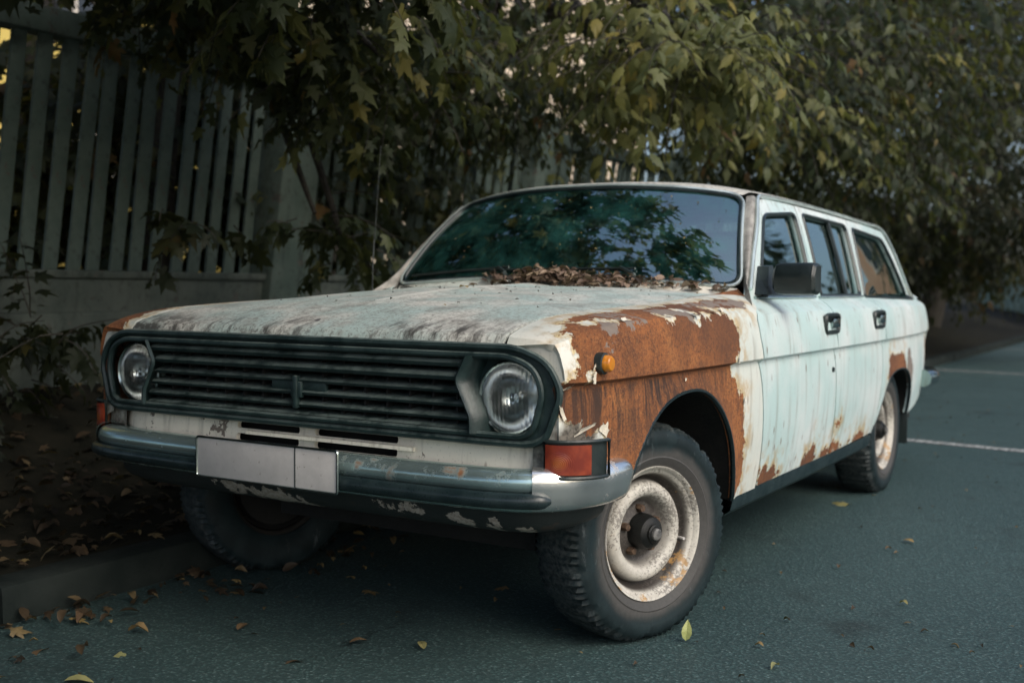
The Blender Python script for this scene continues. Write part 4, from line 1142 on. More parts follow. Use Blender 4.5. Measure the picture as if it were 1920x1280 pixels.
#@@ENV
# ------------------------------------------------------------------ ground
GX = -.87                                   # kerb face
road = MB().grid([[(x, y, 0.0) for y in (-30, -8, -2, 4, 12, 30, 80, 160)] for x in (GX, 0, 3, 8, 20, 60, 120)]).make('asphalt_road', M_asph); tag(road, None, kind='structure')
def vz(x, y=0):                             # verge height
    s = min(max((GX-.15-x)/2.2, 0), 1); return .105+.40*s*s*(3-2*s)+.02*math.sin(x*7.1+y*3.3)*s+.015*math.sin(y*5.7-x*2.0)*s
xs = list(np.linspace(GX-.14, -4.2, 26))+[-6, -10, -20, -60, -120]; ys = list(np.linspace(-4, 10, 60))+[12, 15, 20, 26, 34, 50, 80, 160]; ys = [-30, -12]+ys
verge = MB().grid([[(x, y, vz(x, y)) for y in ys] for x in xs]).make('dirt_verge', M_soil); tag(verge, None, kind='structure')
kerb = empty('kerb', (GX, 0, 0)); tag(kerb, None, kind='structure')
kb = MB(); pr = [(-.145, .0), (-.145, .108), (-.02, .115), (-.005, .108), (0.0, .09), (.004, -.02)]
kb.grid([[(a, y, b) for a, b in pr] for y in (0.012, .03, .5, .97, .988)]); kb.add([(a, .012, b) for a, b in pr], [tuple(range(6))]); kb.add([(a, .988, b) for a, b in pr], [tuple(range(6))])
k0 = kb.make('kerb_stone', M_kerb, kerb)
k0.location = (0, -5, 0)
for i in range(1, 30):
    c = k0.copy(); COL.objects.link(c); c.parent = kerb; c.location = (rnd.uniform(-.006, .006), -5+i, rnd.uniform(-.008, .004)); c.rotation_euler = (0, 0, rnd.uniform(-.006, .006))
for i, (ya, yb) in enumerate(((4.86, 4.74), (11.83, 11.70), (17.9, 17.7))):
    ln = MB().grid([[(x, ya+(yb-ya)*(x-.45)/.75*(1 if i < 2 else .5)+o, .004) for o in (-.06, .06)] for x in np.linspace(GX+.05, 1.75, 12)]).make('parking_line', M_line)
    tag(ln, None, kind='structure')
far = MB().grid([[(x, y, .03+.04*math.sin(x+y)) for y in (21.5, 23, 26, 34)] for x in np.linspace(-14, 12, 20)]).make('dirt_bank', M_soil); tag(far, None, kind='structure')

# ------------------------------------------------------------------ fence
fx = -3.0
fen = empty('picket_fence', (fx, 0, .35)); tag(fen, 'grey-green concrete fence of upright slats on a plinth behind the car', 'fence')
LX, LY = .10, .05                            # the old fence leans a little to the street
def lean(p): return (p[0]+LX*(p[2]-.8), p[1]+LY*(p[2]-.8), p[2]-.35)
def leanbox(c, d, bev=.008):
    m = MB().box(c, d, bev=bev); m.V = [lean(p) for p in m.V]; return m
F0, F1 = -1.6, 24.0
pil = [2.32-3.0*1.0, 2.32, 2.32+3.05, 2.32+6.1, 2.32+9.15, 2.32+12.2, 2.32+15.25, 2.32+18.3]
slat_me = leanbox((0, 0, 1.66), (.024, .084, 1.24)).make('slat', M_fence, fen)
slat_me.location = (0, 0, 0)
first = True
spans = [(F0, pil[0]-.17)]+[(pil[i]+.17, pil[i+1]-.17) for i in range(len(pil)-1)]
for (a, b) in spans:
    n = int((b-a)/.139); 
    for i in range(n):
        y = a+(b-a)*(i+.5)/n
        o = slat_me if first else slat_me.copy()
        if not first: COL.objects.link(o); o.parent = fen
        first = False
        o.location = (rnd.uniform(-.008, .008), y+rnd.uniform(-.005, .005), rnd.uniform(-.015, .015)); o.rotation_euler = (rnd.uniform(-.011, .011), rnd.uniform(-.006, .006), rnd.uniform(-.08, .08))
    L = b-a
    leanbox((0, (a+b)/2, .72), (.20, L+.02, .68), .012).make('plinth', M_plinth, fen)
    leanbox((.03, (a+b)/2, .62), (.24, L+.02, .50), .015).make('plinth_base', M_plinth, fen)
    leanbox((0, (a+b)/2, 1.065), (.25, L+.02, .045), .012).make('bottom_rail', M_plinth, fen)
    leanbox((0, (a+b)/2, 2.325), (.13, L+.02, .13), .012).make('top_rail', M_fence, fen)
for y in pil:
    m = leanbox((.02, y, 1.37), (.30, .34, 2.10), .02); m.box((.02+LX*1.6, y+LY*1.6, 2.10), (.36, .40, .07), bev=.015); m.make('pillar', M_fence, fen)

# ------------------------------------------------------------------ foliage
HALF = [(0, 0), (.10, .03), (.30, -.04), (.44, .10), (.27, .20), (.36, .36), (.55, .60), (.34, .56), (.22, .52), (.17, .70), (.10, .78), (0, 1.0)]
def leaf_template(wid=1.0, fold=.22, droop=.25):
    pts = [(x*wid, y) for x, y in HALF]+[(-x*wid, y) for x, y in HALF[1:-1][::-1]]
    mid = [(0, .35)]
    V = pts+mid; n = len(pts)
    V3 = np.array([(x, y, -fold*abs(x)-droop*y*y+.03*math.sin(9*y+7*x)) for x, y in V])
    F = np.array([(i, (i+1) % n, n) for i in range(n)])
    return V3, F
LT = [leaf_template(1.0), leaf_template(.78, .35, .35), leaf_template(.62, .15, .45)]
OV = [(0, 0), (.16, .12), (.25, .35), (.22, .6), (.10, .85), (0, 1.0)]
def oval_template(fold=.3, droop=.1):
    pts = OV+[(-x, y) for x, y in OV[1:-1][::-1]]+[(0, .45)]
    n = len(pts)-1
    return np.array([(x, y, fold*abs(x)+droop*math.sin(3*y)) for x, y in pts]), np.array([(i, (i+1) % n, n) for i in range(n)])
OT = [oval_template(), oval_template(.6, .25)]
def lance_template(wid=1.0, fold=.3, droop=.3):
    h = [(0, 0), (.10, .10), (.19, .22), (.17, .30), (.24, .42), (.17, .50), (.18, .62), (.09, .74), (0, 1.0)]
    pts = [(x*wid, y) for x, y in h]+[(-x*wid, y*.97+.01) for x, y in h[1:-1][::-1]]+[(0, .4)]
    n = len(pts)-1
    return np.array([(x, y, -fold*abs(x)-droop*y*y) for x, y in pts]), np.array([(i, (i+1) % n, n) for i in range(n)])
LL = [leaf_template(.62, .2, .5), lance_template(), lance_template(1.25, .15, .5), lance_template(.8, .4, .1)]
def nrm(v): return v/(np.linalg.norm(v, axis=-1, keepdims=True)+1e-9)
def leaves_mesh(name, pos, ax, nm, size, tint, temps, mat, parent=None):
    VV, FF, TT_ = [], [], []; base = 0
    which = npr.integers(0, len(temps), len(pos))
    for k, (tv, tf) in enumerate(temps):
        m = which == k
        if not m.any(): continue
        a = nrm(ax[m]); nn = nrm(nm[m]-a*(nm[m]*a).sum(1, keepdims=True)); sd = np.cross(a, nn)
        s = size[m][:, None, None]
        V = pos[m][:, None, :]+s*(tv[None, :, 0:1]*sd[:, None]+tv[None, :, 1:2]*a[:, None]+tv[None, :, 2:3]*nn[:, None])
        c = V.shape[0]; nv = len(tv)
        F = tf[None]+(np.arange(c)*nv)[:, None, None]+base
        VV.append(V.reshape(-1, 3)); FF.append(F.reshape(-1, 3)); TT_.append(np.repeat(tint[m], nv)); base += c*nv
    V = np.concatenate(VV); F = np.concatenate(FF); T = np.concatenate(TT_)
    me = bpy.data.meshes.new(name)
    me.vertices.add(len(V)); me.vertices.foreach_set('co', V.astype(np.float32).ravel())
    me.loops.add(len(F)*3); me.loops.foreach_set('vertex_index', F.astype(np.int32).ravel())
    me.polygons.add(len(F)); me.polygons.foreach_set('loop_start', np.arange(0, len(F)*3, 3, dtype=np.int32)); me.polygons.foreach_set('loop_total', np.full(len(F), 3, np.int32))
    a = me.attributes.new('tint', 'FLOAT', 'POINT'); a.data.foreach_set('value', T.astype(np.float32))
    me.update(); me.materials.append(mat)
    o = bpy.data.objects.new(name, me); return link(o, parent)
def sprays(c, rad, n, per=10, size=.115, seed=0, shell=.45, droop=.6, length=.55):
    """n drooping twigs through an ellipsoid -> leaf arrays and twig paths"""
    g = np.random.default_rng(seed)
    d = nrm(g.normal(size=(n, 3))); r = g.uniform(shell, 1, n)**.6
    st = np.array(c)+d*r[:, None]*np.array(rad)
    out = nrm(d*np.array([1, 1, .35])+g.normal(size=(n, 3))*.45)
    P, A, N, Sz, paths = [], [], [], [], []
    for i in range(n):
        L = length*g.uniform(.6, 1.3); p = st[i].copy(); v = out[i].copy(); pts = [p.copy()]
        for k in range(per):
            v = nrm(v+np.array([0, 0, -droop*.16])+g.normal(size=3)*.06); p = p+v*L/per; pts.append(p.copy())
            sd = nrm(np.cross(v, [0, 0, 1.])); s = 1 if k % 2 else -1
            a = nrm(v*.6+sd*s*g.uniform(.4, 1.1)+np.array([0, 0, -.55])+g.normal(size=3)*.25)
            nn = nrm(np.array([0, 0, 1.0])+out[i]*.7+g.normal(size=3)*.45)
            P.append(p+a*.03); A.append(a); N.append(nn); Sz.append(size*g.uniform(.45, 1.25)*(1-.35*(k/per > .8)))
        paths.append(pts[::3]+[pts[-1]])
    return np.array(P), np.array(A), np.array(N), np.array(Sz), paths
def keep_clear(P):
    u, v, z = proj(P)
    bad = (z < 3.0)&(u > -150)&(u < 2070)&(v > -100)&(v < 1380)
    bad |= (np.abs(P[:, 0]) < 1.05)&(P[:, 1] > -1.2)&(P[:, 1] < 4.2)&(P[:, 2] < 1.62)
    bad |= P[:, 2] < .12
    bad |= np.linalg.norm(P-CAMP, axis=1) < 1.6
    return ~bad
NLEAF = [0]
leaf_meshes = []
for tv, tf in LT+LL:
    me = bpy.data.meshes.new('leaf'); me.from_pydata([tuple(v) for v in tv], [], [tuple(f) for f in tf]); me.materials.append(M_leafO); leaf_meshes.append(me)
def tree(name, label, base, blobs, singles=0, mat=None, trunk_r=.14, seed=1, limbs=True, group=None, top=None, temps=None):
    temps = temps or LT; moff = 0 if temps is LT else len(LT)
    t = empty(name, base); tag(t, label, 'tree' if 'shrub' not in name and 'creeper' not in name else 'shrub', group)
    B = np.array(base, float)
    Ps, As, Ns, Ss, paths, Ls = [], [], [], [], [], []
    for i, b in enumerate(blobs):
        kw = dict(b[3]) if len(b) > 3 else {}; lt = kw.pop('light', 0)
        P, A, N, Sz, pa = sprays(*b[:3], seed=seed*100+i, **kw); Ls.append(np.full(len(P), lt))
        Ps.append(P); As.append(A); Ns.append(N); Ss.append(Sz); paths += pa
    P = np.concatenate(Ps); A = np.concatenate(As); N = np.concatenate(Ns); Sz = np.concatenate(Ss)
    tint = np.clip(np.repeat(npr.normal(.42, .24, len(P)//10+1), 10)[:len(P)]+npr.normal(0, .13, len(P)), 0, 1); Lt = np.concatenate(Ls)
    k = keep_clear(P); P, A, N, Sz, tint, Lt = P[k], A[k], N[k], Sz[k], tint[k], Lt[k]
    if singles:
        u, v, z = proj(P); inf = (u > 0)&(u < 1920)&(v > 0)&(v < 700)&(z > 0)
        sc_ = np.where(inf, Sz/np.maximum(z, .1), 0)*(.6+.8*npr.random(len(P)))
        idx = np.argsort(-sc_)[:singles]; idx = idx[sc_[idx] > 0]
        m = np.ones(len(P), bool); m[idx] = False
        for i in idx:
            o = bpy.data.objects.new('leaf', leaf_meshes[moff+rnd.randrange(len(temps))]); link(o, t)
            a = nrm(A[i]); nn = nrm(N[i]-a*(N[i]@a)); sd = np.cross(a, nn); s = Sz[i]*1.05
            M4 = Matrix.Identity(4)
            for q in range(3): M4[q][0], M4[q][1], M4[q][2], M4[q][3] = sd[q]*s, a[q]*s, nn[q]*s, P[i][q]-B[q]
            o.matrix_local = M4
        P, A, N, Sz, tint, Lt = P[m], A[m], N[m], Sz[m], tint[m], Lt[m]
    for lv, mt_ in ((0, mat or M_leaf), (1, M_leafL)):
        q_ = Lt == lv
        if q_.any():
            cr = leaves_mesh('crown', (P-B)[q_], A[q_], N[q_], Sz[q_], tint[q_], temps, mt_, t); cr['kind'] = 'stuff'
    tw = MB()
    for pa in paths:
        q = np.array(pa)
        if keep_clear(q).all(): tw.tube([x-B for x in q], [.0045, .0035, .003, .0025, .002, .002][:len(q)]+[.002]*max(0, len(q)-6), 3, caps=False)
    if tw.V: tw.make('twigs', M_wood, t)['kind'] = 'stuff'
    if limbs:
        tp = np.array(top if top is not None else B+np.array([.1, .2, 3.2])); g = np.random.default_rng(seed)
        q = [B-B, (tp-B)*.35+g.normal(size=3)*.05, (tp-B)*.7+g.normal(size=3)*.08, tp-B]
        MB().tube(spline([tuple(x) for x in q], 5), list(np.linspace(trunk_r, trunk_r*.45, 16)), 10).make('trunk', M_wood, t)
        lb = 0
        for i, b in enumerate(blobs):
            c = np.array(b[0])-B; s = (tp-B)*g.uniform(.55, .98); mid = (s+c)/2+np.array([0, 0, .25])
            pth = spline([tuple(s), tuple(mid), tuple(c)], 5)
            if keep_clear(np.array(pth)+B).all(): MB().tube(pth, list(np.linspace(trunk_r*.4, .012, len(pth))), 6).make('limb', M_wood, t)
    return t
W = at
# near maple whose branches hang in front of the fence and over the car
SH = dict(length=.36, size=.10)
C1 = dict(size=.095, length=.45); C2 = dict(size=.105, length=.42, light=1)
tree('maple_tree', 'maple with large pale leaves hanging over the fence near the hood', (-3.7, 1.9, .45), [
    (W(600, -40, 4.9), (.50, .45, .26), 48, dict(size=.125, length=.40)), (W(470, -60, 5.3), (.55, .55, .22), 44, SH), (W(330, -55, 5.4), (.50, .55, .20), 34, SH),
    (W(640, 80, 5.5), (.30, .3, .25), 34, SH), (W(720, 110, 5.7), (.40, .45, .36), 50, SH), (W(610, 210, 5.8), (.12, .15, .14), 8, SH), (W(590, 400, 5.8), (.12, .16, .16), 9, SH),
    (W(440, 100, 5.5), (.18, .18, .10), 7, SH), (W(650, 470, 6.0), (.22, .3, .08), 8, SH),
    ((-2.3, .2, 3.4), (1.4, 1.6, .5), 260, dict(size=.20)), ((-2.0, -2.2, 3.1), (1.5, 1.6, .6), 280, dict(size=.22)), ((-1.4, 1.2, 3.5), (.9, 1.4, .4), 90, dict(size=.15)),
], singles=110, seed=3, top=(-3.2, 2.0, 3.9))
tree('ash_maple_tree', 'tree behind the roof of the car with bright drooping leaf sprays', (-4.0, 6.2, .5), [
    (W(860, 150, 7.4), (.8, .7, .36), 84, C1), (W(1010, 150, 7.2), (.6, .6, .22), 56, C1), (W(810, 190, 7.0), (.45, .45, .12), 26, C1), (W(930, 190, 7.4), (.6, .5, .12), 30, C1), (W(770, 120, 7.2), (.4, .4, .25), 34, C1),
    (W(1230, 100, 6.3), (.5, .5, .20), 64, C2), (W(1180, 40, 6.4), (.5, .5, .2), 44, C2), (W(1330, 80, 6.6), (.42, .42, .14), 40, C2), (W(1205, 180, 6.2), (.16, .2, .14), 18, C2), (W(1270, 110, 6.0), (.32, .35, .10), 34, C2), (W(1370, 120, 6.2), (.22, .25, .08), 20, C2),
    (W(1080, 40, 8.2), (.6, .6, .2), 18, C1), (W(740, 10, 7.6), (.7, .7, .35), 60, C1), (W(980, 20, 7.6), (.5, .5, .15), 18, C1),
    ((-2.0, 4.4, 3.9), (1.6, 2.0, .6), 170, dict(size=.15)), ((-.6, 2.8, 4.1), (.6, 1.3, .3), 30, dict(size=.14)),
], singles=120, seed=4, mat=M_leaf, top=(-3.6, 6.0, 4.2), trunk_r=.16, temps=LL)
C3 = dict(size=.11, length=.6)
tree('ash_maple_tree', 'tall dark tree right of the car roof, filling the upper right', (-3.9, 11.5, .4), [
    (W(1480, 80, 9.5), (1.2, 1.2, .7), 250, C3), (W(1430, 230, 9.3), (.9, .9, .4), 110, C3), (W(1450, 210, 8.6), (.5, .5, .2), 34, dict(size=.10, length=.5, light=1)), (W(1650, 130, 9.4), (.5, .5, .2), 26, dict(size=.10, length=.5, light=1)), (W(1560, 280, 9.4), (.4, .4, .15), 20, dict(size=.10, length=.5, light=1)), (W(1600, 200, 10.5), (1.2, 1.2, .6), 230, C3), (W(1560, 320, 10.3), (.9, .9, .35), 110, C3), (W(1700, 50, 10.5), (1.3, 1.3, .7), 240, C3), (W(1380, 270, 9.8), (.5, .5, .15), 30, C3),
    (W(1330, -10, 9.5), (.8, .8, .35), 90, C3),
], singles=70, seed=5, top=(-2.8, 11.4, 4.6), trunk_r=.18, temps=LL)
C4 = dict(size=.14, length=.8)
tree('ash_maple_tree', 'broad shaded tree at the far right edge beyond the car', (-2.4, 19.5, .1), [
    (W(1790, 250, 15), (2.0, 2.0, 1.5), 330, C4), (W(1880, 120, 15), (2.0, 2.0, 1.4), 300, C4), (W(1750, 410, 16), (1.8, 1.8, .7), 260, C4), (W(1880, 330, 16), (2.0, 2.0, .9), 300, C4), (W(1650, 410, 17), (1.6, 1.6, .8), 180, C4), (W(1740, 490, 19), (1.5, 1.4, .4), 150, C4),
    (W(1560, 440, 18), (1.6, 1.6, .7), 150, C4), (W(1700, 80, 21), (2.8, 2.8, 2.0), 330, dict(size=.2, length=1.0)), (W(1500, 160, 21), (2.4, 2.4, 1.5), 220, dict(size=.2, length=1.0)), (W(1820, 480, 24), (2.4, 2.0, .5), 160, dict(size=.16, length=.8)), (W(1930, 260, 20), (1.6, 1.8, 1.8), 360, C4), (W(1880, 20, 22), (3.0, 3.0, 2.0), 520, dict(size=.22, length=1.0)), (W(1720, -60, 22), (3.0, 3.0, 1.6), 460, dict(size=.22, length=1.0)), (W(1540, -30, 22), (2.6, 2.6, 1.6), 360, dict(size=.22, length=1.0))
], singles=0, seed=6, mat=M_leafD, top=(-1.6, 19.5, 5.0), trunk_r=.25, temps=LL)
# trees behind the fence, backlit
tree('linden_tree', 'backlit yellow-green tree behind the fence above the windscreen', (-7.0, 7.6, .4), [
    (W(900, 140, 11), (1.3, 1.3, .5), 34, dict(size=.14, length=.7)), (W(720, 190, 10.5), (1.2, 1.2, .7), 80, dict(size=.14, length=.7)), (W(1080, 150, 12), (1.2, 1.2, .5), 36, dict(size=.14, length=.7)), (W(820, 320, 10.5), (1.1, 1.1, .6), 90, dict(size=.14, length=.7)), (W(1330, 170, 13), (1.2, 1.2, .6), 60, dict(size=.14, length=.7)), (W(960, 320, 12), (1.2, 1.2, .5), 70, dict(size=.14, length=.7)),
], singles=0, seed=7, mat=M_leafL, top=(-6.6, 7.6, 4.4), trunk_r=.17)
tree('linden_tree', 'dark tree behind the left end of the slatted fence', (-5.6, 2.6, .4), [
    (W(300, 250, 8.2), (1.1, 1.3, .9), 230, dict(size=.14)), (W(470, 330, 8.2), (1.0, 1.0, .8), 200, dict(size=.14)), (W(500, 130, 8.2), (.9, .9, .6), 130, dict(size=.14)), (W(250, 190, 7.6), (.5, .7, .4), 70, dict(size=.14)), (W(200, 420, 7.8), (1.0, 1.1, .7), 190, dict(size=.14)), (W(90, 420, 7.4), (.6, .8, .45), 80, dict(size=.14)), (W(680, 400, 9.0), (.9, .9, .7), 120, dict(size=.14)),
    ((-5.5, -1.5, 4.2), (2.0, 2.2, 1.1), 150, dict(size=.2)), ((-4.6, 1.2, 5.0), (1.8, 2.0, .8), 120, dict(size=.2)),
], singles=0, seed=8, mat=M_leaf, top=(-5.4, 2.5, 4.6), trunk_r=.15)
tree('maple_tree', 'unseen maple added beyond the left edge to shade the kerb', (-2.9, -3.4, .45), [
    ((-2.6, -3.6, 2.6), (1.3, 1.4, 1.1), 240, dict(size=.17)), ((-1.2, -4.6, 3.0), (1.3, 1.3, .8), 200, dict(size=.18)), ((-.4, -2.2, 3.2), (1.3, 1.5, .4), 230, dict(size=.22)), ((-.7, -.2, 3.3), (1.0, 1.3, .4), 170, dict(size=.20)), ((.7, -3.6, 3.4), (1.0, 1.2, .4), 130, dict(size=.18)), ((1.4, -2.6, 3.2), (.8, 1.1, .3), 140, dict(size=.21)), ((-2.9, -2.0, 2.3), (.7, .8, .9), 100, dict(size=.15)),  # out-of-view clumps, some above the camera, added to darken the left ground
], singles=0, seed=9, top=(-2.5, -3.4, 3.4), trunk_r=.14)
# wild shrubs on the verge
def shrub(label, blobs, base, seed, mat=None):
    return tree('wild_shrub', label, base, blobs, 0, mat or M_leafD, .03, seed, limbs=False)
shrub('dark leafy shrub at the left edge in front of the fence', [((-2.45, -.05, .60), (.25, .40, .2), 14, dict(size=.085, length=.3)), ((-2.6, .30, .70), (.2, .3, .2), 8, dict(size=.09, length=.3))], (-2.3, 0, .3), 21)
shrub('sparse saplings in front of the fence slats left of the hood', [(W(300, 410, 5.3), (.22, .22, .06), 3, dict(size=.11, length=.32)), (W(150, 610, 5.0), (.25, .3, .10), 6, dict(size=.10, length=.3)), (W(400, 420, 5.4), (.15, .15, .05), 2, dict(size=.11, length=.35))], (-2.5, 1.1, .4), 22)

# ------------------------------------------------------------------ buildings
def building(name, label, x0, x1, y0, y1, h, mat, wins, base_z=0):
    b = empty(name, ((x0+x1)/2, (y0+y1)/2, base_z)); tag(b, label, 'building')
    cx, cy = (x0+x1)/2, (y0+y1)/2
    MB().box((0, 0, h/2), (x1-x0, y1-y0, h)).make('wall', mat, b)
    MB().box((0, 0, h+.15), (x1-x0+.6, y1-y0+.6, .3), bev=.05).make('roof', M_roofb, b)
    for (face, p, z, ww, hh) in wins:
        m = MB(); f = MB(); s = MB()
        if face in '+x-x' and len(face) == 2 and face[1] == 'x':
            xx = (x1-cx)*(1 if face[0] == '+' else -1); d = 1 if face[0] == '+' else -1
            m.box((xx+d*.01, p-cy, z), (.04, ww, hh)); 
            for o in (-1, 1): f.box((xx+d*.03, p-cy+o*ww/2, z), (.08, .08, hh+.08)); f.box((xx+d*.031, p-cy, z+o*hh/2), (.081, ww-.08, .08))
            f.box((xx+d*.03, p-cy, z), (.06, .06, hh-.08))
        else:
            yy = (y1-cy)*(1 if face[0] == '+' else -1); d = 1 if face[0] == '+' else -1
            m.box((p-cx, yy+d*.01, z), (ww, .04, hh))
            for o in (-1, 1): f.box((p-cx+o*ww/2, yy+d*.03, z), (.08, .08, hh+.08)); f.box((p-cx, yy+d*.031, z+o*hh/2), (ww-.08, .081, .08))
            f.box((p-cx, yy+d*.03, z), (.06, .06, hh-.08))
        wo = m.make('window', M_wglass, b); f.make('window_frame', M_pale, wo)
    return b
M_roofb = simple('roof_sheet', (.12, .10, .09), (.18, .15, .13), .6, 0, 4, .3)
building('yellow_house', 'ochre yellow house glimpsed behind the fence at the upper left', -16.0, -9.5, -1.0, 8.5, 6.5, M_yellow, [('+x', y, z, 1.0, 1.5) for y in (1.0, 3.4, 5.8) for z in (1.8, 4.6)], .3)
building('cream_house', 'pale cream house wall glimpsed through the leaves above the car', -17.0, -12.0, 11.0, 27.0, 9.5, M_cwall, [('+x', y, z, 1.1, 1.6) for y in (13.5, 17, 20.5, 24) for z in (1.9, 4.9)], .3)
building('peach_house', 'peach house at the end of the street, mirrored in the rear side window', .4, 3.9, 26.0, 36.0, 8.0, M_peach, [('-y', x, z, .8, 1.5) for x in (1.3, 2.9) for z in (1.9, 4.6)])
tree('street_tree', 'tree across the street mirrored in the front door window', (7.4, 20.5, 0), [((6.8, 20.5, 4.6), (1.5, 1.5, 1.7), 190, dict(size=.24, length=.9)), ((7.6, 19.5, 5.6), (1.3, 1.3, 1.3), 120, dict(size=.24, length=.9))], 0, M_leaf, .16, 31, top=(7.2, 20.4, 4.5))
tree('street_tree', 'lower tree mirrored in the rear door window', (5.6, 24.0, 0), [((5.3, 24, 2.9), (1.1, 1.1, 1.3), 120, dict(size=.24, length=.8))], 0, M_leaf, .12, 32, top=(5.5, 24, 2.9))
teal = empty('board_gate', W(1895, 560, 33)); tag(teal, 'pale teal board gate at the far right behind the parking bays', 'gate')
for i in range(9):
    MB().box((-1.0+i*.26, .0, .25), (.24, .04, 1.75), bev=.006).make('board', M_tealw, teal)
for z in (-.4, .8): MB().box((.0, .035, z), (2.3, .05, .09)).make('gate_rail', M_tealw, teal)
teal.location.z = .62; teal.rotation_euler.z = R(-30)

# ------------------------------------------------------------------ fallen leaves
def litter(name, n, fnpos, size, temps, mat, flat=.25, seed=1, tmean=.5, parent=None):
    g = np.random.default_rng(seed); P = np.array([fnpos(g) for _ in range(n)])
    th = g.uniform(0, 2*math.pi, n); A = np.stack([np.cos(th), np.sin(th), g.normal(0, flat*.5, n)], 1)
    N = nrm(np.stack([g.normal(0, flat, n), g.normal(0, flat, n), np.ones(n)], 1))
    o = leaves_mesh(name, P, A, N, size*g.uniform(.5, 1.3, n), np.clip(g.normal(tmean, .28, n), 0, 1), temps, mat, parent); o['kind'] = 'stuff'; return o
def vp(g):
    x = GX-.16-abs(g.normal(0, .9)); y = g.uniform(-2.6, 4.5); return (x, y, vz(x, y)+.012+.02*g.random())
o = litter('leaf_litter', 2400, vp, .06, LT+OT, M_dead, .4, 5, .35); tag(o, 'brown dry leaves covering the dark verge beside the kerb', 'leaves', kind='stuff')
def gp(g):
    x = GX+.02+abs(g.normal(0, .22)); y = g.uniform(-2.4, 3.5); return (x, y, .010+.015*g.random())
o = litter('gutter_leaves', 420, gp, .05, LT+OT, M_dead, .4, 6, .5); tag(o, 'dry leaves blown into the gutter along the kerb', 'leaves', kind='stuff')
def rp(g):
    return (g.uniform(-.8, 2.6), g.uniform(-1.8, 9), .006)
o = litter('road_debris', 420, rp, .022, OT, M_dead, .3, 7, .5); tag(o, 'tiny leaf scraps scattered over the asphalt', 'leaves', kind='stuff')
def cp(g):
    x = g.choice([g.normal(.06, .13), g.normal(.06, .13), g.normal(.25, .16), g.uniform(-.25, .72)]); a = x/.745
    h = np.array(hoodp(np.clip(x/.70, -1, 1), rear_y(np.clip(x/.70, -1, 1)))); b = Bc(np.clip(a, -1, 1)); s = g.uniform(.0, .95)
    up = .035*math.exp(-((x-.06)/.16)**2)*g.random()
    return tuple(h+(b-h)*s+np.array([0, 0, .004+up+.012*g.random()]))
M_dead2 = leaf_mat('dry_leaf_tan', [(0, (.035, .025, .020)), (.35, (.12, .082, .060)), (.65, (.22, .155, .115)), (1, (.33, .25, .17))], .12)
o = litter('cowl_leaves', 520, cp, .042, OT+LT+LL, M_dead2, .45, 8, .5); tag(o, 'heap of dry leaf scraps lying at the foot of the windscreen', 'leaves', kind='stuff')
def hp(g):
    a = g.uniform(-.9, .98); y = g.uniform(-.4, .6); p = hoodp(a, y); return (p[0], p[1], p[2]+.004)
o = litter('hood_debris', 60, hp, .012, OT, M_dead, .4, 9, .4); tag(o, 'tiny twigs and seed scraps sprinkled on the hood', 'leaves', kind='stuff')
def wp_(g):
    p = wmap(g.uniform(-.68, .68), g.uniform(.0, .5), .003); return p
o = litter('windscreen_specks', 90, wp_, .009, OT, M_dead, .9, 10, .85); tag(o, 'pale specks of plant debris stuck to the windscreen glass', 'leaves', kind='stuff')
one_me = []
for tv, tf in OT+LT[:2]:
    me = bpy.data.meshes.new('fallen_leaf'); me.from_pydata([tuple(v) for v in tv], [], [tuple(f) for f in tf]); me.materials.append(M_deadO); one_me.append(me)
def ground_pt(u, v, z=.008):
    d = AF+AR*(u-960)/FPX-AU*(v-640)/FPX; t = (z-CAMP[2])/d[2]; return CAMP+t*d
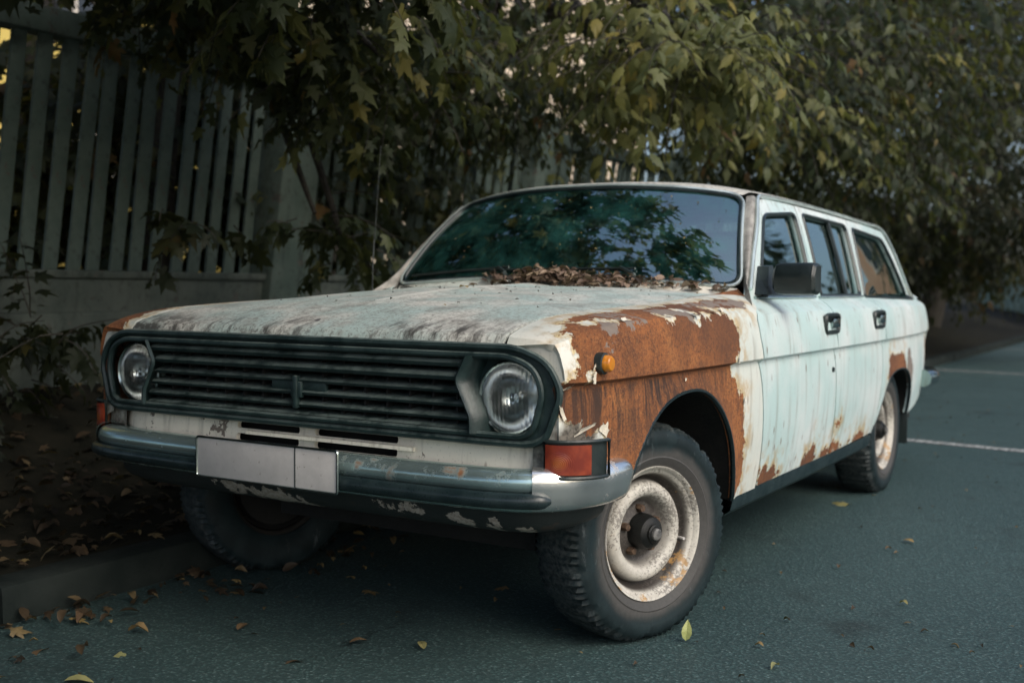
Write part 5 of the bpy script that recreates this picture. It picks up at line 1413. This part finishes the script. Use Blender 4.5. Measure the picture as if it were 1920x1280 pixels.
singles_ = [
    (655, 1204, .06, 0, 'yellow oval leaf on the asphalt left of the front tyre'), (795, 1216, .06, 0, 'yellow leaf with a long stalk near the bottom centre'), (552, 1238, .07, 2, 'curled brown leaf at the bottom, left of centre'), (445, 1180, .07, 0, 'small tan leaf low in front of the bumper'),
    (228, 1220, .08, 3, 'pale crumpled leaf near the lower left corner'), (240, 1182, .08, 1, 'greenish leaf just right of the gutter, lower left'), (168, 1157, .10, 1, 'long ochre leaf lying along the gutter at the left'), (78, 1218, .09, 2, 'tan leaf at the lower left beside the gutter'), (120, 1275, .09, 0, 'yellow leaf at the bottom edge, far left'),
    (1590, 945, .12, 2, 'greenish lobed leaf on the asphalt ahead of the rear wheel'), (1714, 1016, .055, 0, 'single yellow leaf on the asphalt at the right'), (1572, 1064, .035, 1, 'small tan leaf scrap in the middle of the right asphalt'), (1432, 1211, .035, 1, 'brown scrap of leaf right of the front tyre'), (1702, 1133, .04, 1, 'brown twisted leaf scrap at the right'), (1461, 1246, .045, 1, 'thin tan leaf at the bottom right of the tyre'), (1660, 1029, .035, 1, 'dark leaf scrap beside the yellow leaf'), (690, 1105, .07, 2, 'dim brown leaf in the shade under the bumper'), (950, 1098, .06, 2, 'orange leaf in the shade before the front tyre'), (655, 1080, .07, 3, 'rust brown leaf under the bumper centre'),
]
for (u, v, s, k, lab) in singles_:
    p = ground_pt(u, v); o = bpy.data.objects.new('fallen_leaf', one_me[k]); link(o)
    o.location = p; o.scale = (s*.85, s*.85, s*.85); o.rotation_euler = (rnd.uniform(-.15, .15), rnd.uniform(-.15, .15), rnd.uniform(0, 6.28)); tag(o, lab, 'leaf', 'single leaves on the asphalt')
def top_leaf(p, s, k, rz, lab, rx=0):
    o = bpy.data.objects.new('fallen_leaf', one_me[k]); link(o); o.location = p; o.scale = (s, s, s); o.rotation_euler = (rx, .1, rz); tag(o, lab, 'leaf')
hp_ = hoodp(.06, .12); top_leaf((hp_[0], hp_[1], hp_[2]+.006), .05, 0, 1.2, 'yellow leaf lying on the hood ridge')
top_leaf((.02, 1.22, roofc(1.22)-.006), .07, 0, .4, 'yellow leaf lying on the front edge of the roof')
top_leaf((.900, -.02, .006), .06, 0, R(23), 'yellow-green leaf leaning against the bottom of the front tyre', R(75))
lf = bpy.context.scene.objects[-1] if False else [o for o in COL.objects if o.name.startswith('fallen_leaf')][-1]
lf.data = lf.data.copy(); lf.data.materials[0] = simple('fresh_fallen_leaf', (.26, .30, .10), (.34, .36, .13), .5, 0, 30, .2)
